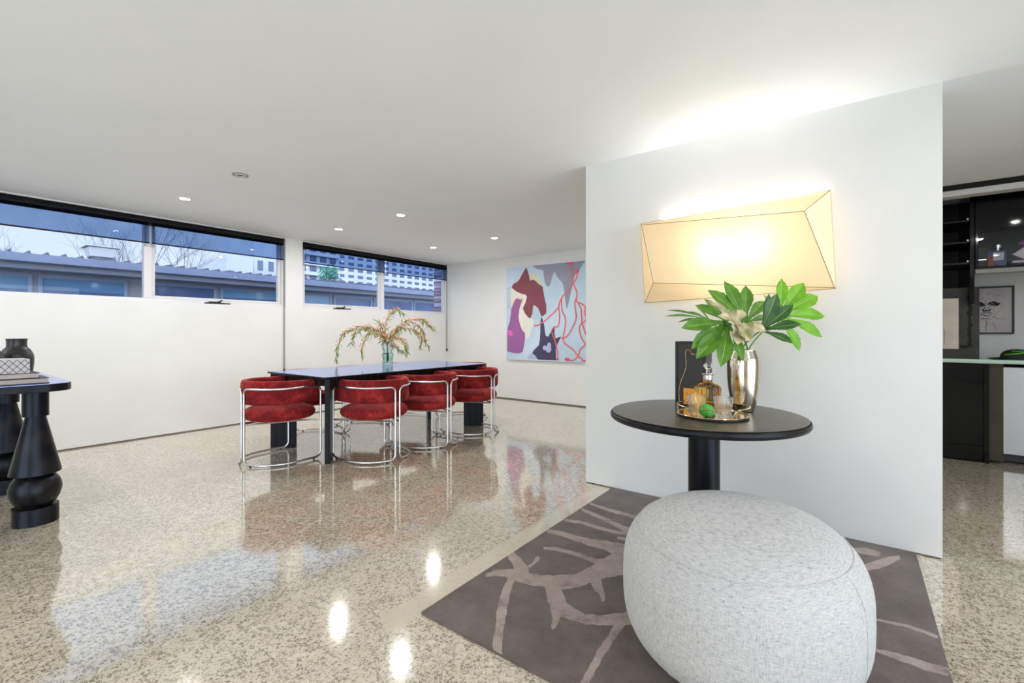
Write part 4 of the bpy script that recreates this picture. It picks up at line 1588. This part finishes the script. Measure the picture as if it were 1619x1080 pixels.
# leaning canvas, framed drawing, cap
CANG = noisy('charcoal_wash', srgb(46, 45, 44), srgb(66, 64, 62), 5, .7)
SMUDGE = noisy('black_smudge', srgb(16, 15, 15), srgb(30, 29, 28), 40, .8)
CREAM = noisy('cream_paper_patch', srgb(196, 186, 174), srgb(214, 204, 192), 6, .7)
ln = thing('charcoal_canvas', 'grey canvas with a cream block leaning on the worktop beside the partition', 'painting', (KX + .10, -.58, .9062))
m = MB().box(0, .03, -.33, .33, 0, .640, 0)
m.build('canvas', [CANG], ln, smooth=False, bevel=.001)
MB().box(-.0022, -.0002, -.195, .20, .085, .545).build('cream_block', CREAM, ln, smooth=False)
m = MB()
rr_ = random.Random(3)
pts = [(-.268 + rr_.uniform(-.006, .006), .635 - .53 * k / 24) for k in range(25)]
ribbon(m, pts, [.010 + rr_.uniform(-.004, .008) for _ in pts], lambda a, b: (-.0012, a, b), 0)
ribbon(m, [(-.262, .11), (-.235, .105), (-.205, .11)], .016, lambda a, b: (-.0010, a, b), 0)
m.build('charcoal_smudge', SMUDGE, ln, smooth=False)
m = MB()
for seg2 in ([(-.10, .262), (-.10, .13)], [(-.10, .262), (.10, .262)], [(.10, .262), (.10, .13)]):
    ribbon(m, seg2, .0012, lambda a, b: (-.0030, a, b), 0)
m.build('drawn_lines', SMUDGE, ln, smooth=False)
MB().box(-.0030, -.0024, -.065, .06, .226, .236).build('white_dash', COVERW, ln, smooth=False)

fp = thing('framed_drawing', 'black framed ink drawing of a face hanging above the worktop', 'picture', (KB - .001, -1.035, 1.352))
FW, FH = .178, .226
m = MB()
for a, b, c, d in ((-FW, FW, -FH, -FH + .014), (-FW, FW, FH - .014, FH), (-FW, -FW + .014, -FH + .014, FH - .014), (FW - .014, FW, -FH + .014, FH - .014)):
    m.box(-.028, .0, a, b, c, d)
m.build('frame', MATBLK, fp, smooth=False)
PAPER = noisy('drawing_paper', srgb(186, 180, 182), srgb(204, 198, 198), 4, .8)
MB().box(-.020, -.002, -FW + .0145, FW - .0145, -FH + .0145, FH - .0145).build('paper', PAPER, fp, smooth=False)
ink = MB()
rr_ = random.Random(5)
P2 = lambda a, b: (-.0206, -a, b)
def sk(pts, hw, n=5):
    c_ = smooth_path([(x, z, 0) for x, z in pts], n)
    ribbon(ink, [(p.x, p.y) for p in c_], [hw * rr_.uniform(.55, 1.3) for _ in c_], P2, 0)
fx = -.008
def jit(pts, s): return [(x + rr_.uniform(-s, s), z + rr_.uniform(-s, s)) for x, z in pts]
for rep in range(2):
    sk(jit([(fx - .105, .075), (fx - .098, .02), (fx - .085, -.02), (fx - .05, -.07), (fx - .01, -.095), (fx + .03, -.075), (fx + .075, -.025), (fx + .10, .02), (fx + .11, .07)], .008), .0006)
for rep in range(2):
    sk(jit([(fx - .11, .08), (fx - .105, .14), (fx - .06, .19), (fx, .205), (fx + .06, .19), (fx + .105, .14), (fx + .112, .08)], .010), .0003)
for ex in (-.048, .052):
    for rep in range(15):
        sk(jit([(fx + ex - .034, .058), (fx + ex - .012, .074), (fx + ex + .012, .072), (fx + ex + .034, .054), (fx + ex + .008, .048), (fx + ex - .02, .050)], .011), .0013)
for rep in range(9):
    sk(jit([(fx - .022, .006), (fx - .010, -.006), (fx + .004, -.002), (fx + .018, -.006), (fx + .028, .006)], .006), .0018)
for rep in range(2):
    sk(jit([(fx - .006, .06), (fx - .012, .03), (fx - .02, .012)], .004), .0009)
for rep in range(4):
    sk(jit([(fx - .040, -.030), (fx - .016, -.024), (fx + .004, -.028), (fx + .024, -.024), (fx + .044, -.030)], .005), .0014)
    sk(jit([(fx - .034, -.040), (fx, -.052), (fx + .034, -.040)], .004), .0014)
for rep in range(4):
    sk(jit([(fx - .03, -.075), (fx, -.082), (fx + .025, -.07)], .006), .0012)
for rep in range(4):
    sk(jit([(fx + .04, -.06), (fx + .08, -.075), (fx + .13, -.085)], .008), .0005)
    sk(jit([(fx - .06, -.08), (fx - .09, -.12), (fx - .11, -.14)], .01), .0005)
    sk(jit([(fx, -.10), (fx + .002, -.13), (fx, -.17), (fx - .002, -.20)], .006), .0006)
    sk(jit([(fx + .02, -.10), (fx + .05, -.14), (fx + .07, -.19)], .02), .0004)
for rep in range(34):
    x, z = fx + rr_.uniform(-.09, .09), rr_.uniform(-.02, .18)
    sk([(x, z), (x + rr_.uniform(-.02, .02), z + rr_.uniform(-.03, .03)), (x + rr_.uniform(-.03, .03), z + rr_.uniform(-.05, .05))], .0005)
ink.build('ink_drawing', LINE, fp, smooth=False)

CAPBLK = mat('black_cap_cloth', (.008, .008, .009, 1), .7)
NEON = mat('lime_trim', srgb(120, 210, 40), .6)
SKYB = mat('sky_blue_trim', srgb(90, 150, 210), .6)
cp = thing('cap', 'black cap with lime and blue flashes lying on the glass worktop', 'cap', (KX + .22, -1.17, .9058), R(10))
dome = [(.112, 0), (.110, .03), (.098, .058), (.07, .078), (.035, .087), (0, .089)]
MB().lathe(dome, 36).build('crown', CAPBLK, cp, angle=70)
rows = []
for i in range(9):
    a = R(55) + R(90) * i / 8 - R(20)
    rows.append([((.10 + .09 * s * math.sin(PI * (i + .5) / 9)) * math.cos(a), (.10 + .09 * s * math.sin(PI * (i + .5) / 9)) * math.sin(a), .016 - .010 * s) for s in (0, .5, 1)])
pk = MB().grid(rows)
pk.grid([[(x, y, z - .004) for x, y, z in r_] for r_ in rows])
pk.build('peak', CAPBLK, cp, angle=70)
def capstripe(a0, a1, e0, e1, off, w, material, name):
    pts = []
    for k in range(16):
        s = k / 15
        a = R(a0 + (a1 - a0) * s)
        e_ = e0 + (e1 - e0) * s
        j = e_ * (len(dome) - 1)
        i = min(int(j), len(dome) - 2)
        f_ = j - i
        r_ = dome[i][0] + (dome[i + 1][0] - dome[i][0]) * f_ + off
        z_ = dome[i][1] + (dome[i + 1][1] - dome[i][1]) * f_ + off
        pts.append((r_ * math.cos(a), r_ * math.sin(a), z_))
    MB().tube(pts, w, 6).build(name, material, cp)
capstripe(110, 250, .25, .55, .001, .004, NEON, 'lime_stripe')
capstripe(130, 280, .55, .35, .001, .003, NEON, 'lime_stripe')
capstripe(165, 250, .8, .45, .001, .006, SKYB, 'blue_stripe')
capstripe(190, 270, .62, .75, .001, .005, SKYB, 'blue_stripe')

# ------------------------------------------------------------------ outside: the house across the yard
NY_ = 9.6
FASC = noisy('painted_gutter', srgb(98, 108, 132), srgb(104, 114, 138), 3, .5)  # bluish outdoor light is put into the house colours
NWALL = mat('weatherboard_paint', srgb(124, 126, 140), .6)
tnt = NT(NWALL)
wv = tnt.n('ShaderNodeTexWave', wave_type='BANDS', bands_direction='Z', wave_profile='SAW')
wv.inputs['Scale'].default_value = 2.2
tnt.l(tnt.coords(), wv.inputs[0])
tnt.bump(wv.outputs['Fac'], .6, .02)
ROOFM = mat('corrugated_roof_sheet', srgb(78, 84, 100), .5)
NGLASS = noisy('neighbour_glass', srgb(84, 122, 160), srgb(108, 142, 172), 1.2, .08, stretch=(.5, 1, .2))
NDARK = noisy('neighbour_dark_glass', srgb(66, 84, 124), srgb(84, 102, 138), 1.2, .1)
NFR = mat('neighbour_window_frame', srgb(116, 134, 162), .5)
SOFF = mat('soffit_board', srgb(92, 98, 116), .6)
nb = thing('neighbour_house', 'low house with a ribbed metal roof seen through the windows', 'house', (4.0, NY_ + .6, -.6))
gz = 2.284 + .6
MB().box(-9, 11, 0, 4.0, 0, gz - .20).build('wall', NWALL, nb, smooth=False)
MB().box(-9, 11, -.62, -.52, gz - .125, gz).build('gutter', FASC, nb, bevel=.012)
MB().box(-9, 11, -.515, -.49, gz - .215, gz - .01).build('fascia', SOFF, nb, smooth=False)
MB().box(-9, 11, -.489, -.001, gz - .215, gz - .201).build('soffit', SOFF, nb, smooth=False)
rf = MB()
SL = math.tan(R(1))
rf.add([(-9, -.56, gz + .004), (11, -.56, gz + .004), (11, 3.8, gz + .004 + 4.36 * SL), (-9, 3.8, gz + .004 + 4.36 * SL)], [(0, 1, 2, 3)])
x = 1.006 - 4.0 - .1925 * 25
while x < 10.5:
    y0, y1 = -.575, 3.8
    za, zb = gz + .003, gz + .003 + 4.36 * SL
    pr = [(x - .030, 0), (x - .016, .010), (x - .007, .042), (x + .007, .042), (x + .016, .010), (x + .030, 0)]
    n = len(pr)
    rf.add([(px, y0, za + pz) for px, pz in pr] + [(px, y1, zb + pz) for px, pz in pr], [(i, i + 1, n + i + 1, n + i) for i in range(n - 1)] + [tuple(range(n))])
    x += .1925
rf.build('roof', ROOFM, nb, smooth=False)


def nwin(x0, x1, z1, reflect_z=None, dark=False, zbot=1.0):
    f = MB()
    frame_xz(f, x0 - 4.0, x1 - 4.0, zbot + .6, z1 + .6, -.03, .02, .05)
    o = f.build('window', NFR, nb, smooth=False)
    MB().box(x0 - 4.0 + .05, x1 - 4.0 - .05, -.012, -.006, zbot + .65, z1 + .55).build('pane', NDARK if dark else NGLASS, o, smooth=False)
    if reflect_z:  # darker sheet painted in as the reflection in the lower pane
        MB().box(x0 - 4.0 + .06, x1 - 4.0 - .06, -.02, -.013, zbot + .66, reflect_z + .6).build('reflection_band', NDARK, o, smooth=False)


SOFFW = 2.04
nwin(-.8, 1.30, SOFFW, 1.80)
nwin(1.36, 2.46, SOFFW, 1.80)
nwin(2.80, 3.86, SOFFW, None, True)
nwin(3.93, 5.30, SOFFW, 1.84)
nwin(5.34, 6.38, SOFFW)
nwin(6.43, 7.55, SOFFW, None, True)
nwin(7.60, 8.94, SOFFW, None, True)
nwin(8.98, 10.4, SOFFW, None, True)
ac = thing('rooftop_unit', 'pale boxy cooler standing on the neighbouring roof', 'cooler', (at_y(159, 408, 12.5).x, 12.5, 2.384))
m = MB()
q0, q1 = .23, .19
m.add([(-q1, -q1, .28), (q1, -q1, .28), (q1, q1, .28), (-q1, q1, .28), (-q0, -q0, .48), (q0, -q0, .48), (q0, q0, .48), (-q0, q0, .48)], [(0, 1, 2, 3), (4, 5, 6, 7), (0, 1, 5, 4), (1, 2, 6, 5), (2, 3, 7, 6), (3, 0, 4, 7)])
PALEB = mat('pale_casing', srgb(176, 182, 188), .6)
m.build('casing', PALEB, ac, bevel=.02)
MB().box(-.16, .16, -.16, .16, 0, .2795).build('stand', ROOFM, ac, smooth=False)
MB().box(-.27, .27, -.27, .27, .4805, .50).build('cover', PALEB, ac, bevel=.02)

BRK = mat('purple_brick', srgb(150, 134, 156), .8)
tnt = NT(BRK)
bt_ = tnt.n('ShaderNodeTexBrick')
bt_.inputs['Scale'].default_value = 4
bt_.inputs['Color1'].default_value = srgb(132, 112, 134)
bt_.inputs['Color2'].default_value = srgb(150, 132, 152)
bt_.inputs['Mortar'].default_value = srgb(196, 188, 204)
tnt.l(tnt.coords((1, 1, 1), rot=(R(90), 0, 0)), bt_.inputs[0])
tnt.l(bt_.outputs['Color'], tnt.p.inputs['Base Color'])
bp = at_y(692, 500, 7.2)
pr_ = MB()
for k in range(40):
    pr_.box(-.115, .115, -.115 - (.012 if k % 2 else 0), .115, k * .086, k * .086 + .0855)
o = struct('exterior_brick_pier', MB().box(0, .4, -.2, .2, 0, .01), BRK) if False else None
pier = MB()
for k in range(42):
    w_ = .012 if k % 2 else 0
    pier.box(-w_, .40, -.10, .12, k * .086, (k + 1) * .086)
bpo = pier.build('brick_pier', BRK, None, smooth=False, loc=(6.185 + .27, YO + .32, -.6))
tag(bpo, 'toothed brick pier just outside the corner window', 'brick pier')

struct('exterior_ground', MB().box(-60, 260, YO + .05, 300, -.75, -.61), noisy('yard_ground', srgb(96, 100, 104), srgb(120, 124, 126), 1, .9), smooth=False)


# apartment blocks far behind
APT = noisy('pale_render', srgb(166, 172, 180), srgb(178, 184, 190), .1, .8)
APW = mat('apartment_glass', srgb(78, 92, 120), .3)
BALC = mat('balcony_front', srgb(174, 180, 188), .7)


def block(name, label, x0, x1, y, z1, z_rows, xs, ww, wh, balcony=False, depth=14):
    o = thing(name, label, 'building', ((x0 + x1) / 2, y, -.6))
    cx = (x0 + x1) / 2
    MB().box(x0 - cx, x1 - cx, 0, depth, 0, z1 + .6).build('facade', APT, o, smooth=False)
    for z in z_rows:
        for x in xs:
            w_ = MB().box(x - cx - ww / 2, x - cx + ww / 2, -.06, -.002, z + .6, z + .6 + wh).build('window', APW, o, smooth=False)
        if balcony:
            MB().box(x0 - cx + .5, x1 - cx - .5, -1.2, -.07, z + .6 - 1.25, z + .6 - .35).build('balcony', BALC, o, smooth=False)
    return o


Q = at_y(478, 395, 110)
Q2 = at_y(535, 395, 110)
rows_ = [EYE + (HZ - v) * (CT * Q.x + ST * 110) / FOC for v in (436, 420, 404, 388, 372)]
x0, x1 = at_y(470, 400, 110).x, at_y(536, 400, 110).x
block('apartment_building', 'pale apartment block behind the roof, large windows, left of the green tree', x0, x1, 110, rows_[-1] + 6, [r - 1.0 for r in rows_], [x0 + (x1 - x0) * f_ for f_ in (.12, .36, .60, .84)], (x1 - x0) * .15, 2.6, True)
x0, x1 = at_y(532, 420, 190).x, at_y(716, 420, 190).x
dq = CT * x0 + ST * 190
zr = [EYE + (HZ - v) * dq / FOC for v in (447, 437, 427, 417, 407)]
block('apartment_building', 'long pale apartment block with rows of small windows, right of the tree', x0, x1, 190, zr[-1] + 5, zr, [x0 + (x1 - x0) * (k + .5) / 15 for k in range(15)], (x1 - x0) / 15 * .6, 1.4)
x0, x1 = at_y(358, 420, 95).x, at_y(400, 420, 95).x
z1 = at_y(380, 405.5, 95).z
block('stair_tower', 'square pale tower above the roof, left of the pier', x0, x1, 95, z1, [z1 - 5.5], [x0 + (x1 - x0) * .22, x0 + (x1 - x0) * .5], (x1 - x0) * .14, 2.6, False)
x0, x1 = at_y(402, 420, 105).x, at_y(444, 420, 105).x
z1 = at_y(420, 372, 105).z
block('apartment_building', 'plain pale block with two windows beside the square tower', x0, x1, 105, z1, [at_y(415, 428, 105).z], [x0 + (x1 - x0) * .22, x0 + (x1 - x0) * .62], (x1 - x0) * .2, 2.2, False)

# trees
BARK = mat('bare_bark', srgb(110, 112, 128), .9)
GREENF = noisy('leaf_mass', srgb(60, 120, 110), srgb(96, 156, 140), 4, .8)


def bare_tree(label, x, y, h, seed, spread=.55):
    rr_ = random.Random(seed)
    o = thing('bare_tree', label, 'tree', (x, y, -.6))
    m = MB()

    def grow(p, d, L, r, lev):
        q = [p]
        dd = d.copy()
        for k in range(4):
            dd = (dd + Vector((rr_.gauss(0, .12), rr_.gauss(0, .12), rr_.gauss(.03, .06)))).normalized()
            q.append(q[-1] + dd * L / 4)
        m.tube(q, [r * (1 - .12 * k) for k in range(5)], 4)
        if lev < 6:
            for k in range(3 if lev < 5 else 2):
                nd = (dd + Vector((rr_.uniform(-1, 1), rr_.uniform(-1, 1), rr_.uniform(-.1, .8))) * spread * 1.3).normalized()
                grow(q[rr_.choice((2, 3, 4, 4))], nd, L * rr_.uniform(.6, .8), r * .58, lev + 1)
    grow(Vector((0, 0, 0)), Vector((0, 0, 1)), h * .42, h * .009, 0)
    m.build('branches', BARK, o, smooth=False)
    return o


T = at_y(188, 410, 17)
bare_tree('bare winter tree rising behind the roof, left of the window mullion', T.x, 17, 4.9, 4)
T = at_y(262, 410, 19)
bare_tree('bare winter tree showing just right of the window mullion', T.x, 21, 4.6, 9, .4)
T = at_y(22, 390, 24)
bare_tree('small bare tree low behind the roof at the far left', T.x, 24, 5.2, 6)
T = at_y(521, 436, 60)
gt = thing('green_tree', 'leafy green tree in front of the apartment blocks', 'tree', (T.x, 60, -.6))
zt = T.z + .6
MB().tube([(0, 0, 0), (.1, 0, zt * .5), (0, 0, zt)], [.35, .28, .18], 8).build('trunk', BARK, gt)
m = MB()
rr_ = random.Random(2)
for k in range(420):
    a, b_ = rr_.uniform(0, 2 * PI), rr_.gauss(0, 1)
    c_ = Vector((rr_.gauss(0, .6), rr_.gauss(0, .6), zt + .3 + rr_.gauss(0, .6)))
    d = Vector((rr_.uniform(-1, 1), rr_.uniform(-1, 1), rr_.uniform(-1, .6)))
    blade(m, c_, d, rr_.uniform(.3, .55), rr_.uniform(.12, .25), Vector((rr_.uniform(-1, 1), rr_.uniform(-1, 1), .5)))
m.build('crown', GREENF, gt, smooth=False)
